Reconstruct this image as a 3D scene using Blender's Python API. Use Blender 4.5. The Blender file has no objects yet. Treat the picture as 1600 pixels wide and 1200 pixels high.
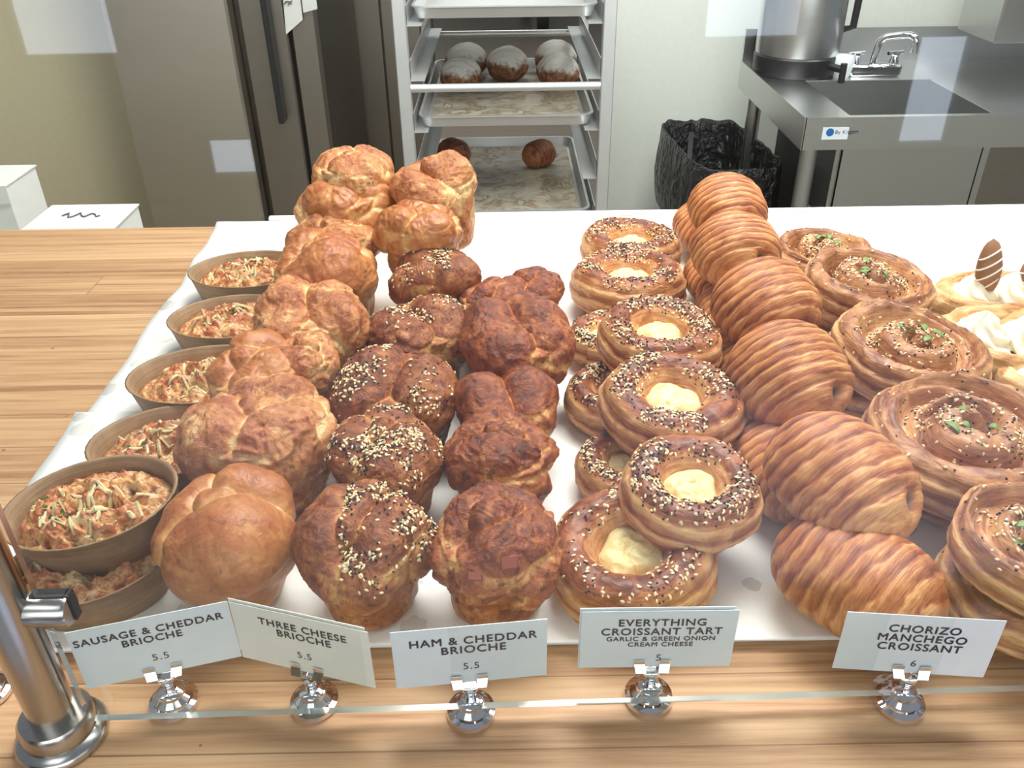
import bpy, math, random
import numpy as np
from mathutils import Vector, Matrix, Euler

# ------------------------------------------------------------------ camera, world, lights
F = 1334.0; H = 0.40
def _norm(v): return v/np.linalg.norm(v)
_up = -_norm(np.array([830-800, -(2720-600), -F]))
_x = np.array([1, 0, 0.]); _x = _norm(_x-_x@_up*_up); _y = np.cross(_up, _x)
_a = math.radians(0.6)
_X = _x*math.cos(_a)+np.cross(_up, _x)*math.sin(_a); _Y = _y*math.cos(_a)+np.cross(_up, _y)*math.sin(_a)
RM = np.array([_X, _Y, _up]); CP = np.array([0, 0, H])
def ray(px, py): return RM@(np.array([px-800, -(py-600), -F])/F)
def at(px, py, z=0.0): d = ray(px, py); return CP+d*(z-H)/d[2]
def atY(px, py, y): d = ray(px, py); return CP+d*y/d[1]
def depth(p): return -(RM.T@(np.array(p)-CP))[2]

sc = bpy.context.scene; COL = sc.collection
cam = bpy.data.cameras.new('camera'); co = bpy.data.objects.new('camera', cam); COL.objects.link(co)
cam.sensor_width = 36; cam.lens = F/1600*36; cam.clip_start = .01
m4 = Matrix([list(r) for r in RM]).to_4x4(); m4.translation = Vector(CP); co.matrix_world = m4
sc.camera = co
vs = sc.view_settings; vs.view_transform = 'Standard'; vs.look = 'None'; vs.gamma = 1; vs.use_curve_mapping = False
vs.exposure = -0.10
wd = bpy.data.worlds.new('world'); sc.world = wd; wd.use_nodes = True
wd.node_tree.nodes['Background'].inputs[0].default_value = (.80, .88, 1, 1)
wd.node_tree.nodes['Background'].inputs[1].default_value = 0.30
def area(name, loc, size, power, color, target=None, sy=None):
    l = bpy.data.lights.new(name, 'AREA'); l.energy = power; l.color = color; l.size = size
    if sy: l.shape = 'RECTANGLE'; l.size_y = sy
    o = bpy.data.objects.new(name, l); COL.objects.link(o); o.location = loc
    d = Vector(target)-Vector(loc) if target else Vector((0, 0, -1))
    o.rotation_euler = d.to_track_quat('-Z', 'Y').to_euler()
    return o
area('kitchen_ceiling_light', (.25, 1.35, 1.7), 1.2, 44, (1, .98, .95), (.2, 1.25, 0), .6)
area('kitchen_ceiling_light', (1.7, 1.5, 1.8), 1.2, 26, (1, .98, .95), (1.0, 2.3, -.2), .6)
area('rack_fill_light', (.25, .75, 1.25), .8, 25, (1, .98, .95), (.35, 2.3, -.15), .4)  # added fill lamp, brightens the rack and the wall behind it
area('kitchen_ceiling_light', (-.3, 4.5, 1.8), 1.2, 40, (1, .96, .9), None, .6)
area('shop_ceiling_light', (-.5, -.9, 1.9), 1.0, 7, (.93, .96, 1), (0, .5, 0), .7)
area('shop_daylight', (2.2, -1.4, 1.0), 1.4, 6, (.85, .92, 1), (.2, .5, 0), 1.2)
area('window_daylight', (.3, -2.75, .95), 3.4, 52, (.90, .95, 1), (.2, 2.2, .1), 1.4)
for (x, y, w_, h_, p) in ((.95, -1.12, 1.15, .80, 13), (-.70, -1.44, .30, .50, 2.6)):
    o = area('floor_haze_light', (x, y, .7), w_, p, (.62, .72, 1), None, h_); o.data.spread = math.radians(18)  # added lamps: brighten the shop floor so the glass reflects a haze

# ------------------------------------------------------------------ helpers
rnd = random.Random(7)
def link(o, parent=None):
    COL.objects.link(o)
    if parent is not None: o.parent = parent
    return o
def tag(o, label, cat, group=None, kind=None):
    if label: o['label'] = label
    if cat: o['category'] = cat
    if group: o['group'] = group
    if kind: o['kind'] = kind
    return o
def empty(name, loc=(0, 0, 0), rot=(0, 0, 0)):
    o = bpy.data.objects.new(name, None); COL.objects.link(o); o.location = loc; o.rotation_euler = rot; o.empty_display_size = .02
    return o
def mesh(name, V, Fc, mat, parent=None, smooth=True, attrs=None, loc=None, rot=None):
    me = bpy.data.meshes.new(name)
    V = np.asarray(V, dtype=np.float32)
    if isinstance(Fc, np.ndarray):
        n = Fc.shape[1]; nf = len(Fc)
        me.vertices.add(len(V)); me.vertices.foreach_set('co', V.ravel())
        me.loops.add(nf*n); me.loops.foreach_set('vertex_index', Fc.ravel().astype(np.int32))
        me.polygons.add(nf); me.polygons.foreach_set('loop_start', np.arange(0, nf*n, n, dtype=np.int32))
        try: me.polygons.foreach_set('loop_total', np.full(nf, n, dtype=np.int32))
        except Exception: pass
        me.update(calc_edges=True); me.validate()
    else:
        me.from_pydata(V.tolist(), [], [list(f) for f in Fc]); me.update()
    if smooth: me.polygons.foreach_set('use_smooth', np.ones(len(me.polygons), dtype=bool))
    for k, a in (attrs or {}).items():
        at_ = me.attributes.new(k, 'FLOAT', 'POINT'); at_.data.foreach_set('value', np.asarray(a, dtype=np.float32))
    if mat is not None: me.materials.append(mat)
    o = bpy.data.objects.new(name, me)
    if loc is not None: o.location = loc
    if rot is not None: o.rotation_euler = rot
    return link(o, parent)

class MB:
    """collects simple solids into one mesh"""
    def __init__(s): s.V = []; s.F = []
    def add(s, V, Fc):
        b = len(s.V); s.V += [tuple(v) for v in V]; s.F += [tuple(i+b for i in f) for f in Fc]; return s
    def box(s, a, b, bev=0):
        x0, y0, z0 = a; x1, y1, z1 = b
        if bev:
            k = bev; V = []; 
            for z, e in ((z0, k), (z0+k, 0), (z1-k, 0), (z1, k)):
                V += [(x0+e+ (k if not e else 0), y0+e, z), (x1-e-(k if not e else 0), y0+e, z), (x1-e, y0+e+(k if not e else 0), z), (x1-e, y1-e-(k if not e else 0), z),
                      (x1-e-(k if not e else 0), y1-e, z), (x0+e+(k if not e else 0), y1-e, z), (x0+e, y1-e-(k if not e else 0), z), (x0+e, y0+e+(k if not e else 0), z)]
            Fs = [tuple(range(7, -1, -1)), tuple(range(24, 32))]
            for l in range(3):
                for i in range(8): Fs.append((l*8+i, l*8+(i+1) % 8, l*8+8+(i+1) % 8, l*8+8+i))
            return s.add(V, Fs)
        V = [(x0, y0, z0), (x1, y0, z0), (x1, y1, z0), (x0, y1, z0), (x0, y0, z1), (x1, y0, z1), (x1, y1, z1), (x0, y1, z1)]
        return s.add(V, [(3, 2, 1, 0), (4, 5, 6, 7), (0, 1, 5, 4), (1, 2, 6, 5), (2, 3, 7, 6), (3, 0, 4, 7)])
    def tube(s, pts, r, n=16, cap=True):
        pts = [Vector(p) for p in pts]; rs = r if isinstance(r, (list, tuple)) else [r]*len(pts)
        V = []; prev = None
        for i, p in enumerate(pts):
            t = (pts[min(i+1, len(pts)-1)]-pts[max(i-1, 0)]).normalized()
            if prev is None:
                u = t.orthogonal().normalized()
            else:
                u = (prev-t*prev.dot(t)).normalized()
            prev = u; w = t.cross(u)
            for k in range(n):
                a = 2*math.pi*k/n; V.append(p+(u*math.cos(a)+w*math.sin(a))*rs[i])
        Fs = []
        for i in range(len(pts)-1):
            for k in range(n): Fs.append((i*n+k, i*n+(k+1) % n, (i+1)*n+(k+1) % n, (i+1)*n+k))
        if cap: Fs += [tuple(range(n-1, -1, -1)), tuple(range((len(pts)-1)*n, len(pts)*n))]
        return s.add(V, Fs)
    def lathe(s, prof, c=(0, 0, 0), n=40):
        V = []; Fs = []
        for r, z in prof:
            for k in range(n):
                a = 2*math.pi*k/n; V.append((c[0]+r*math.cos(a), c[1]+r*math.sin(a), c[2]+z))
        m = len(prof)
        for i in range(m-1):
            for k in range(n): Fs.append((i*n+k, i*n+(k+1) % n, (i+1)*n+(k+1) % n, (i+1)*n+k))
        Fs += [tuple(range(n-1, -1, -1)), tuple(range((m-1)*n, m*n))]
        return s.add(V, Fs)
    def build(s, name, mat, parent=None, smooth=False, **kw):
        o = mesh(name, s.V, s.F, mat, parent, smooth, **kw)
        if smooth: autosmooth(o)
        return o
def autosmooth(o, ang=40):
    me = o.data
    me.polygons.foreach_set('use_smooth', np.ones(len(me.polygons), dtype=bool))
    import bmesh
    bm = bmesh.new(); bm.from_mesh(me)
    for e in bm.edges:
        if len(e.link_faces) == 2 and e.calc_face_angle(0) > math.radians(ang): e.smooth = False
    bm.to_mesh(me); bm.free()

# vectorised gradient noise
def _hash(ix, iy, iz, seed):
    h = (ix*374761393+iy*668265263+iz*2147483647+seed*1274126177) & 0xFFFFFFFF
    h = ((h ^ (h >> 13))*1274126177) & 0xFFFFFFFF
    h = ((h ^ (h >> 16))*2246822519) & 0xFFFFFFFF
    return (h ^ (h >> 15)) & 0xFFFFFFFF
def noise(P, seed=0):
    P = np.asarray(P, dtype=np.float64); I = np.floor(P).astype(np.int64); f = P-I; u = f*f*f*(f*(f*6-15)+10)
    r = 0
    for dx in (0, 1):
        for dy in (0, 1):
            for dz in (0, 1):
                h = _hash(I[:, 0]+dx, I[:, 1]+dy, I[:, 2]+dz, seed)
                gx = ((h & 1023)/511.5-1); gy = (((h >> 10) & 1023)/511.5-1); gz = (((h >> 20) & 1023)/511.5-1)
                w = (u[:, 0] if dx else 1-u[:, 0])*(u[:, 1] if dy else 1-u[:, 1])*(u[:, 2] if dz else 1-u[:, 2])
                r = r+w*(gx*(f[:, 0]-dx)+gy*(f[:, 1]-dy)+gz*(f[:, 2]-dz))
    return r*1.3
def fbm(P, seed=0, octv=4, ridged=False):
    s = 0; a = 1; P = np.asarray(P, dtype=np.float64)
    for i in range(octv):
        n = noise(P*(2**i)+i*17.3, seed+i)
        s = s+a*((1-2*np.abs(n)) if ridged else n); a *= .5
    return s
def sstep(a, b, x): t = np.clip((x-a)/(b-a), 0, 1); return t*t*(3-2*t)

_cs = {}
def cubesphere(N):
    if N in _cs: return _cs[N]
    g = np.tan(np.linspace(-math.pi/4, math.pi/4, N+1)); V = []; idx = {}; Fs = []
    faces = [((1, 0, 0), (0, 1, 0), (0, 0, 1)), ((-1, 0, 0), (0, -1, 0), (0, 0, 1)), ((0, 1, 0), (-1, 0, 0), (0, 0, 1)),
             ((0, -1, 0), (1, 0, 0), (0, 0, 1)), ((0, 0, 1), (0, 1, 0), (-1, 0, 0)), ((0, 0, -1), (0, 1, 0), (1, 0, 0))]
    for n, u, w in faces:
        n, u, w = map(np.array, (n, u, w)); ids = np.zeros((N+1, N+1), int)
        for i in range(N+1):
            for j in range(N+1):
                p = n+g[i]*u+g[j]*w; k = (round(p[0], 5), round(p[1], 5), round(p[2], 5))
                q = idx.get(k)
                if q is None: q = len(V); idx[k] = q; V.append(p/np.linalg.norm(p))
                ids[i, j] = q
        Fs.append(np.stack([ids[:-1, :-1], ids[1:, :-1], ids[1:, 1:], ids[:-1, 1:]], -1).reshape(-1, 4))
    _cs[N] = (np.array(V), np.concatenate(Fs)); return _cs[N]
def grid_faces(nu, nv, wrap_v=True):
    i = np.arange(nu-1)[:, None]; j = np.arange(nv if wrap_v else nv-1)[None, :]; j2 = (j+1) % nv
    return np.stack([i*nv+j+0*j, i*nv+j2, (i+1)*nv+j2, (i+1)*nv+j], -1).reshape(-1, 4)

# ------------------------------------------------------------------ materials
def c4(c): return (c[0], c[1], c[2], 1)
def srgb(r, g, b):
    return tuple(((v/255)/12.92 if v/255 <= .04045 else ((v/255+.055)/1.055)**2.4) for v in (r, g, b))
class NT:
    def __init__(s, name):
        s.m = bpy.data.materials.new(name); s.m.use_nodes = True; s.t = s.m.node_tree; s.b = s.t.nodes['Principled BSDF']
        s.tc = s.n('ShaderNodeTexCoord').outputs['Object']
    def n(s, t, **kw):
        x = s.t.nodes.new(t)
        for k, v in kw.items():
            if isinstance(k, str) and k.startswith('i_'): x.inputs[k[2:].replace('_', ' ')].default_value = v
            else: setattr(x, k, v)
        return x
    def l(s, a, b): s.t.links.new(a, b)
    def attr(s, nm): return s.n('ShaderNodeAttribute', attribute_name=nm).outputs['Fac']
    def noise(s, scale, detail=4, rough=.6, vec=None, dist=0):
        x = s.n('ShaderNodeTexNoise'); x.inputs['Scale'].default_value = scale; x.inputs['Detail'].default_value = detail; x.inputs['Roughness'].default_value = rough
        x.inputs['Distortion'].default_value = dist
        s.l(vec or s.tc, x.inputs['Vector']); return x.outputs['Fac']
    def vor(s, scale, vec=None, feature='F1'):
        x = s.n('ShaderNodeTexVoronoi', feature=feature); x.inputs['Scale'].default_value = scale; s.l(vec or s.tc, x.inputs['Vector']); return x.outputs['Distance']
    def map(s, sc=(1, 1, 1), loc=(0, 0, 0)):
        x = s.n('ShaderNodeMapping'); x.inputs['Scale'].default_value = sc; x.inputs['Location'].default_value = loc; s.l(s.tc, x.inputs['Vector']); return x.outputs[0]
    def math(s, op, a, b=None, clamp=False):
        x = s.n('ShaderNodeMath', operation=op, use_clamp=clamp)
        for i, v in enumerate((a, b)):
            if v is None: continue
            if isinstance(v, (int, float)): x.inputs[i].default_value = v
            else: s.l(v, x.inputs[i])
        return x.outputs[0]
    def ramp(s, fac, stops):
        x = s.n('ShaderNodeValToRGB'); e = x.color_ramp.elements
        while len(e) < len(stops): e.new(.5)
        for el, (p, c) in zip(e, stops): el.position = p; el.color = c4(c) if not isinstance(c, (int, float)) else (c, c, c, 1)
        s.l(fac, x.inputs[0]); return x.outputs[0]
    def mix(s, fac, a, b):
        x = s.n('ShaderNodeMix', data_type='RGBA')
        if isinstance(fac, (int, float)): x.inputs[0].default_value = fac
        else: s.l(fac, x.inputs[0])
        for v, i in ((a, 6), (b, 7)):
            if isinstance(v, tuple): x.inputs[i].default_value = c4(v)
            else: s.l(v, x.inputs[i])
        return x.outputs[2]
    def bump(s, h, strength=.5, dist=.001):
        x = s.n('ShaderNodeBump'); x.inputs['Strength'].default_value = strength; x.inputs['Distance'].default_value = dist
        s.l(h, x.inputs['Height']); s.l(x.outputs[0], s.b.inputs['Normal']); return x
    def set(s, **kw):
        for k, v in kw.items():
            i = s.b.inputs[k.replace('_', ' ')]
            if isinstance(v, (int, float)): i.default_value = v
            elif isinstance(v, tuple): i.default_value = c4(v)
            else: s.l(v, i)
        return s
def plain(name, c, rough=.5, metal=0, **kw):
    m = NT(name); n = m.noise(60, 3)
    m.set(Base_Color=m.mix(n, tuple(x*.92 for x in c), tuple(min(1, x*1.06) for x in c)), Roughness=rough, Metallic=metal, **kw); return m.m

def brioche_mat(name, pale, gold, brown, dark, shift=0.0, gloss=.38, spots=.5, amp=1.0):
    m = NT(name); t = m.attr('toast'); cr = m.attr('crease')
    big = m.noise(55, 4, .62, dist=1.2); fine = m.noise(260, 5, .7, dist=.6)
    v = m.math('ADD', m.math('MULTIPLY', t, .85), m.math('MULTIPLY', m.math('SUBTRACT', big, .5), 1.35*amp))
    v = m.math('ADD', v, m.math('MULTIPLY', m.math('SUBTRACT', fine, .5), .6*amp))
    v = m.math('ADD', v, shift)
    v = m.math('SUBTRACT', v, m.math('MULTIPLY', cr, .42))
    torn = m.n('ShaderNodeMapRange'); torn.inputs[1].default_value = .54; torn.inputs[2].default_value = .66; m.l(m.noise(34, 5, .6, dist=1.8), torn.inputs[0])
    v = m.math('SUBTRACT', v, m.math('MULTIPLY', torn.outputs[0], .26*amp))
    col = m.ramp(v, [(0.0, pale), (.3, gold), (.62, brown), (1.0, dark)])
    # baked bits of cheese / filling showing as darker flakes
    sp = m.vor(135, m.n('ShaderNodeVectorMath').outputs[0] if False else None)
    mask = m.noise(70, 3, .6)
    spf = m.math('MULTIPLY', m.math('LESS_THAN', sp, .30), m.math('GREATER_THAN', mask, .60-.12*spots))
    col = m.mix(m.math('MULTIPLY', spf, .55*min(1, spots*1.6)), col, dark)
    m.set(Base_Color=col, Roughness=gloss, Specular_IOR_Level=.45, Subsurface_Weight=.06)
    m.b.inputs['Subsurface Radius'].default_value = (.006, .003, .001)
    h = m.math('ADD', m.math('MULTIPLY', fine, .8), m.math('MULTIPLY', m.noise(90, 5, .65, dist=2.5), 1.6))
    m.bump(h, .75*amp, .0015)
    return m.m
PALE = srgb(238, 200, 140)
M = {}
M['cheese'] = brioche_mat('three_cheese_crust', srgb(236, 200, 142), srgb(205, 140, 88), srgb(166, 94, 58), srgb(98, 52, 36), -.02)
M['smooth'] = brioche_mat('smooth_egg_washed_crust', srgb(232, 190, 130), srgb(204, 142, 88), srgb(168, 98, 58), srgb(96, 54, 36), .05, .28, .35, .5)
M['seeded'] = brioche_mat('seeded_crust', srgb(220, 172, 110), srgb(178, 112, 66), srgb(134, 72, 44), srgb(66, 36, 27), .1)
M['ham'] = brioche_mat('ham_crust', srgb(226, 170, 108), srgb(180, 106, 62), srgb(132, 66, 42), srgb(56, 28, 24), .08, .34, .7)

def dough_mat(name, pale, gold, brown, dark, shift=0, k=260, axis='z', amp=1.0):
    m = NT(name); t = m.attr('toast'); s = m.attr('stripe')
    mp = m.map({'z': (50, 50, 420), 'y': (45, 520, 45)}[axis])
    fl = m.noise(1.0, 4, .65, mp, .8); big = m.noise(45, 3, .6, dist=.7)
    v = m.math('ADD', m.math('MULTIPLY', t, .75), m.math('MULTIPLY', m.math('SUBTRACT', big, .5), 1.0*amp))
    v = m.math('ADD', v, m.math('MULTIPLY', m.math('SUBTRACT', fl, .5), 1.15*amp))
    v = m.math('ADD', v, m.math('MULTIPLY', m.math('SUBTRACT', s, .5), .62))
    v = m.math('ADD', v, shift)
    col = m.ramp(v, [(0.0, pale), (.32, gold), (.66, brown), (1.0, dark)])
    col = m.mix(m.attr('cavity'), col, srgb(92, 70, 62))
    m.set(Base_Color=col, Roughness=.42, Specular_IOR_Level=.4, Subsurface_Weight=.04)
    m.b.inputs['Subsurface Radius'].default_value = (.006, .003, .001)
    m.bump(m.math('ADD', m.math('MULTIPLY', fl, 1.5), m.math('MULTIPLY', m.noise(500, 3), .35)), .6, .0011)
    return m.m
M['tart'] = dough_mat('tart_dough', srgb(222, 172, 118), srgb(188, 126, 80), srgb(140, 76, 48), srgb(82, 42, 30), .02)
M['swirl'] = dough_mat('swirl_dough', srgb(220, 172, 120), srgb(184, 128, 86), srgb(134, 82, 58), srgb(80, 46, 36), .05)
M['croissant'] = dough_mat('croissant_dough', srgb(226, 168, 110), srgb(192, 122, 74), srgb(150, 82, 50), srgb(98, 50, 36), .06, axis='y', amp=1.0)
M['danish'] = dough_mat('danish_dough', srgb(236, 200, 148), srgb(218, 168, 112), srgb(180, 124, 76), srgb(120, 74, 46), -.12)
M['choc_croissant'] = dough_mat('chocolate_croissant_dough', srgb(190, 124, 82), srgb(156, 88, 56), srgb(112, 60, 42), srgb(70, 38, 30), 0.1, axis='y')

M['ham_meat'] = plain('ham_meat', srgb(146, 74, 62), .35)
def cheese_mat():
    m = NT('cream_cheese'); n = m.noise(120, 4, .6, dist=1)
    m.set(Base_Color=m.ramp(n, [(.3, srgb(246, 232, 178)), (.55, srgb(240, 216, 148)), (.72, srgb(214, 160, 92)), (.9, srgb(168, 104, 60))]), Roughness=.45)
    m.bump(m.noise(180, 4), .6, .0015); return m.m
M['cream'] = cheese_mat()
M['whip'] = plain('whipped_cream', srgb(250, 246, 228), .55, Subsurface_Weight=.15)
M['sesame'] = plain('sesame', srgb(240, 216, 170), .4)
M['poppy'] = plain('poppy', srgb(34, 28, 28), .45)
M['green'] = plain('green_onion', srgb(120, 142, 78), .45)
M['herb'] = plain('herb', srgb(60, 88, 36), .5)
M['fig'] = plain('nut_brown', srgb(158, 112, 80), .6)
def fill_mat():
    m = NT('casserole_filling'); n = m.noise(85, 6, .7, dist=1.5); t = m.attr('toast')
    v = m.math('ADD', n, m.math('MULTIPLY', m.math('SUBTRACT', t, .5), .5))
    ch = m.n('ShaderNodeMapRange'); ch.inputs[1].default_value = .53; ch.inputs[2].default_value = .60; m.l(m.noise(42, 5, .65, dist=2), ch.inputs[0])
    m.set(Base_Color=m.mix(m.math('MULTIPLY', ch.outputs[0], .6), m.ramp(v, [(.28, srgb(84, 44, 32)), (.42, srgb(140, 80, 50)), (.52, srgb(184, 120, 72)), (.60, srgb(222, 176, 114)), (.72, srgb(176, 98, 58))]), srgb(224, 206, 156)), Roughness=.36)
    m.bump(m.noise(220, 4), .7, .0018); return m.m
M['filling'] = fill_mat()
M['shred'] = plain('shredded_cheese', srgb(222, 206, 158), .4)
def cup_mat():
    m = NT('brown_paper_cup'); n = m.noise(1, 4, .6, m.map((30, 30, 500)), .4); n2 = m.noise(40, 3)
    v = m.math('ADD', m.math('MULTIPLY', n, .5), m.math('MULTIPLY', n2, .5))
    m.set(Base_Color=m.ramp(v, [(.3, srgb(112, 86, 60)), (.5, srgb(146, 116, 84)), (.7, srgb(172, 142, 108))]), Roughness=.6)
    m.bump(n, .3, .0006); return m.m
M['cup'] = cup_mat()

def wood_mat():
    m = NT('butcher_block')
    sep = m.n('ShaderNodeSeparateXYZ'); m.l(m.tc, sep.inputs[0])
    x, y, z = sep.outputs
    row = m.math('FLOOR', m.math('DIVIDE', y, .046))
    off = m.math('MULTIPLY', row, .737)
    fx = m.math('ADD', m.math('DIVIDE', x, 1.7), off)
    colid = m.math('FLOOR', fx)
    wn = m.n('ShaderNodeTexWhiteNoise', noise_dimensions='2D'); cmb = m.n('ShaderNodeCombineXYZ'); m.l(row, cmb.inputs[0]); m.l(colid, cmb.inputs[1]); m.l(cmb.outputs[0], wn.inputs['Vector'])
    cm2 = m.n('ShaderNodeCombineXYZ'); m.l(m.math('MULTIPLY', x, 2.2), cm2.inputs[0]); m.l(m.math('MULTIPLY', y, 85), cm2.inputs[1]); m.l(m.math('ADD', m.math('MULTIPLY', wn.outputs[0], 40), z), cm2.inputs[2])
    g = m.noise(1.0, 5, .6, cm2.outputs[0], 1.4)
    cm3 = m.n('ShaderNodeCombineXYZ'); m.l(m.math('MULTIPLY', x, 25), cm3.inputs[0]); m.l(m.math('MULTIPLY', y, 600), cm3.inputs[1]); m.l(wn.outputs[0], cm3.inputs[2])
    g2 = m.noise(1.0, 3, .6, cm3.outputs[0])
    v = m.math('ADD', m.math('MULTIPLY', g, .75), m.math('MULTIPLY', g2, .25))
    v = m.math('ADD', v, m.math('MULTIPLY', m.math('SUBTRACT', wn.outputs[0], .5), .16))
    col = m.ramp(v, [(.30, srgb(136, 96, 64)), (.42, srgb(166, 126, 90)), (.54, srgb(188, 149, 110)), (.72, srgb(204, 168, 128))])
    fr = m.math('FRACT', m.math('DIVIDE', y, .046)); seam = m.math('LESS_THAN', fr, .022)
    fr2 = m.math('FRACT', fx); seam2 = m.math('LESS_THAN', fr2, .0007)
    sm = m.math('MAXIMUM', seam, seam2)
    col = m.mix(m.math('MULTIPLY', sm, .55), col, srgb(96, 62, 38))
    sp = m.math('MULTIPLY', m.math('LESS_THAN', m.vor(45), .07), m.math('GREATER_THAN', m.noise(9, 2), .55))
    col = m.mix(m.math('MULTIPLY', sp, .6), col, srgb(80, 52, 36))
    m.set(Base_Color=col, Roughness=m.math('ADD', m.math('MULTIPLY', g2, .2), .38), Specular_IOR_Level=.3)
    m.bump(m.math('SUBTRACT', v, m.math('MULTIPLY', sm, .6)), .12, .001); return m.m
M['wood'] = wood_mat()
def paper_mat():
    m = NT('parchment'); n = m.noise(14, 3); st = m.vor(26); mk = m.noise(5, 3)
    f = m.math('MULTIPLY', m.math('LESS_THAN', m.math('ADD', st, m.math('MULTIPLY', m.math('SUBTRACT', m.noise(120, 3), .5), .25)), .26), m.math('GREATER_THAN', mk, .45))
    c = m.mix(m.math('MULTIPLY', f, .5), m.ramp(n, [(.3, srgb(233, 231, 226)), (.7, srgb(243, 241, 237))]), srgb(176, 170, 160))
    m.set(Base_Color=c, Roughness=.6); m.bump(m.noise(30, 3), .15, .002); return m.m
M['paper'] = paper_mat()
M['tray_white'] = plain('white_tray', srgb(240, 240, 238), .35)
def steel(name, c, rough=.28, dirn=(3, 3, 300), blot=.25):
    m = NT(name); n = m.noise(1, 3, .6, m.map(dirn)); n2 = m.noise(4, 4)
    m.set(Base_Color=m.mix(m.math('ADD', m.math('MULTIPLY', n, .5), m.math('MULTIPLY', n2, .5)), tuple(x*(1-blot) for x in c), c), Metallic=1.0,
          Roughness=m.math('ADD', rough-.06, m.math('MULTIPLY', n, .12)))
    return m.m
M['steel'] = steel('brushed_steel', (.66, .66, .65), .3, blot=.10)
M['steel_dark'] = steel('dark_steel', (.44, .40, .35), .38)
M['steel_deep'] = steel('deep_brown_steel', (.15, .135, .115), .38)  # darkest brown steel, for the cabinet bodies behind the doors
M['steel_tan'] = steel('tan_steel', (.74, .68, .58), .45, (2, 2, 120), blot=.15)
M['alu'] = steel('aluminium', (.80, .81, .81), .42, (40, 40, 40), .12)
M['alu'].node_tree.nodes['Principled BSDF'].inputs['Metallic'].default_value = .75
M['post'] = steel('satin_post', (.58, .56, .52), .24, (200, 200, 3))
M['chrome'] = plain('chrome', (.85, .85, .87), .06, 1.0)
M['black'] = plain('black_plastic', (.02, .02, .022), .35)
M['bag'] = plain('black_bin_liner', (.014, .014, .016), .2)
_m = M['bag']; _t = _m.node_tree; _nz = _t.nodes.new('ShaderNodeTexNoise'); _nz.inputs['Scale'].default_value = 22; _nz.inputs['Detail'].default_value = 5; _nz.inputs['Distortion'].default_value = 1.5
_tc = _t.nodes.new('ShaderNodeTexCoord'); _t.links.new(_tc.outputs['Object'], _nz.inputs['Vector']); _bp = _t.nodes.new('ShaderNodeBump'); _bp.inputs['Strength'].default_value = 1; _bp.inputs['Distance'].default_value = .03
_t.links.new(_nz.outputs['Fac'], _bp.inputs['Height']); _t.links.new(_bp.outputs[0], _t.nodes['Principled BSDF'].inputs['Normal'])
M['rubber'] = plain('black_gasket', (.015, .015, .015), .6)
M['wall'] = plain('painted_wall', srgb(224, 228, 220), .6)
M['wall_cream'] = plain('cream_wall', srgb(226, 214, 178), .6)
M['card'] = plain('white_card', srgb(226, 234, 238), .35)
M['card_cream'] = plain('cream_card', srgb(234, 234, 224), .35)
M['ink'] = plain('dark_ink', srgb(40, 48, 66), .5)
M['ink_grey'] = plain('grey_ink', srgb(96, 98, 104), .5)
M['box'] = plain('white_cardboard', srgb(226, 226, 220), .55)
M['blue'] = plain('label_blue', srgb(36, 104, 170), .4)
def floor_mat(name, a, b, sc=3):
    m = NT(name); n = m.noise(1, 4, .6, m.map((sc, sc*8, sc)))
    m.set(Base_Color=m.mix(n, a, b), Roughness=.4); return m.m
M['floor'] = floor_mat('kitchen_floor', srgb(128, 112, 98), srgb(162, 148, 134))
M['floor_shop'] = floor_mat('shop_floor', srgb(150, 150, 155), srgb(175, 176, 184))
def emis(name, c, s):
    m = NT(name); m.set(Base_Color=(.1, .1, .1), Emission_Color=c, Emission_Strength=s); return m.m
M['daylight'] = emis('daylight_pane', (.72, .82, 1), 5.0)
def powder_mat():
    m = NT('sugared_crust'); sep = m.n('ShaderNodeSeparateXYZ'); m.l(m.tc, sep.inputs[0])
    f = m.math('ADD', m.math('MULTIPLY', sep.outputs[2], 60), m.math('MULTIPLY', m.math('SUBTRACT', m.noise(45, 4), .5), 4.5))
    fl = m.noise(1, 4, .6, m.map((60, 300, 60)))
    crust = m.ramp(fl, [(.35, srgb(92, 52, 38)), (.5, srgb(150, 96, 66)), (.66, srgb(196, 146, 104))])
    m.set(Base_Color=m.mix(m.ramp(f, [(.95, 0.0), (1.0, 0.85)]) if False else m.math('MULTIPLY', m.math('SUBTRACT', f, .35, True), .95, True), crust, srgb(244, 240, 234)), Roughness=.55)
    m.bump(fl, .5, .002); return m.m
M['sugar'] = powder_mat()
def used_paper():
    m = NT('used_parchment'); n = m.noise(16, 5, .6, dist=1.5)
    m.set(Base_Color=m.ramp(n, [(.3, srgb(206, 200, 186)), (.5, srgb(186, 176, 156)), (.6, srgb(150, 126, 96)), (.66, srgb(206, 200, 188))]), Roughness=.35)
    m.bump(m.noise(25, 4), .5, .004); return m.m
M['used_paper'] = used_paper()
def glass_mat():
    m = NT('clear_glass'); t = m.t; t.nodes.remove(m.b)
    out = [n for n in t.nodes if n.type == 'OUTPUT_MATERIAL'][0]
    tr = m.n('ShaderNodeBsdfTransparent'); tr.inputs[0].default_value = (.965, .985, .975, 1)
    gl = m.n('ShaderNodeBsdfGlossy'); gl.inputs['Roughness'].default_value = .015
    fr = m.n('ShaderNodeFresnel'); geo = m.n('ShaderNodeNewGeometry')
    m.l(m.math('SUBTRACT', 1.5, m.math('MULTIPLY', geo.outputs['Backfacing'], .8333)), fr.inputs['IOR'])
    mx = m.n('ShaderNodeMixShader'); m.l(fr.outputs[0], mx.inputs[0]); m.l(tr.outputs[0], mx.inputs[1]); m.l(gl.outputs[0], mx.inputs[2]); m.l(mx.outputs[0], out.inputs[0])
    return m.m
M['glass'] = glass_mat()
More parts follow.
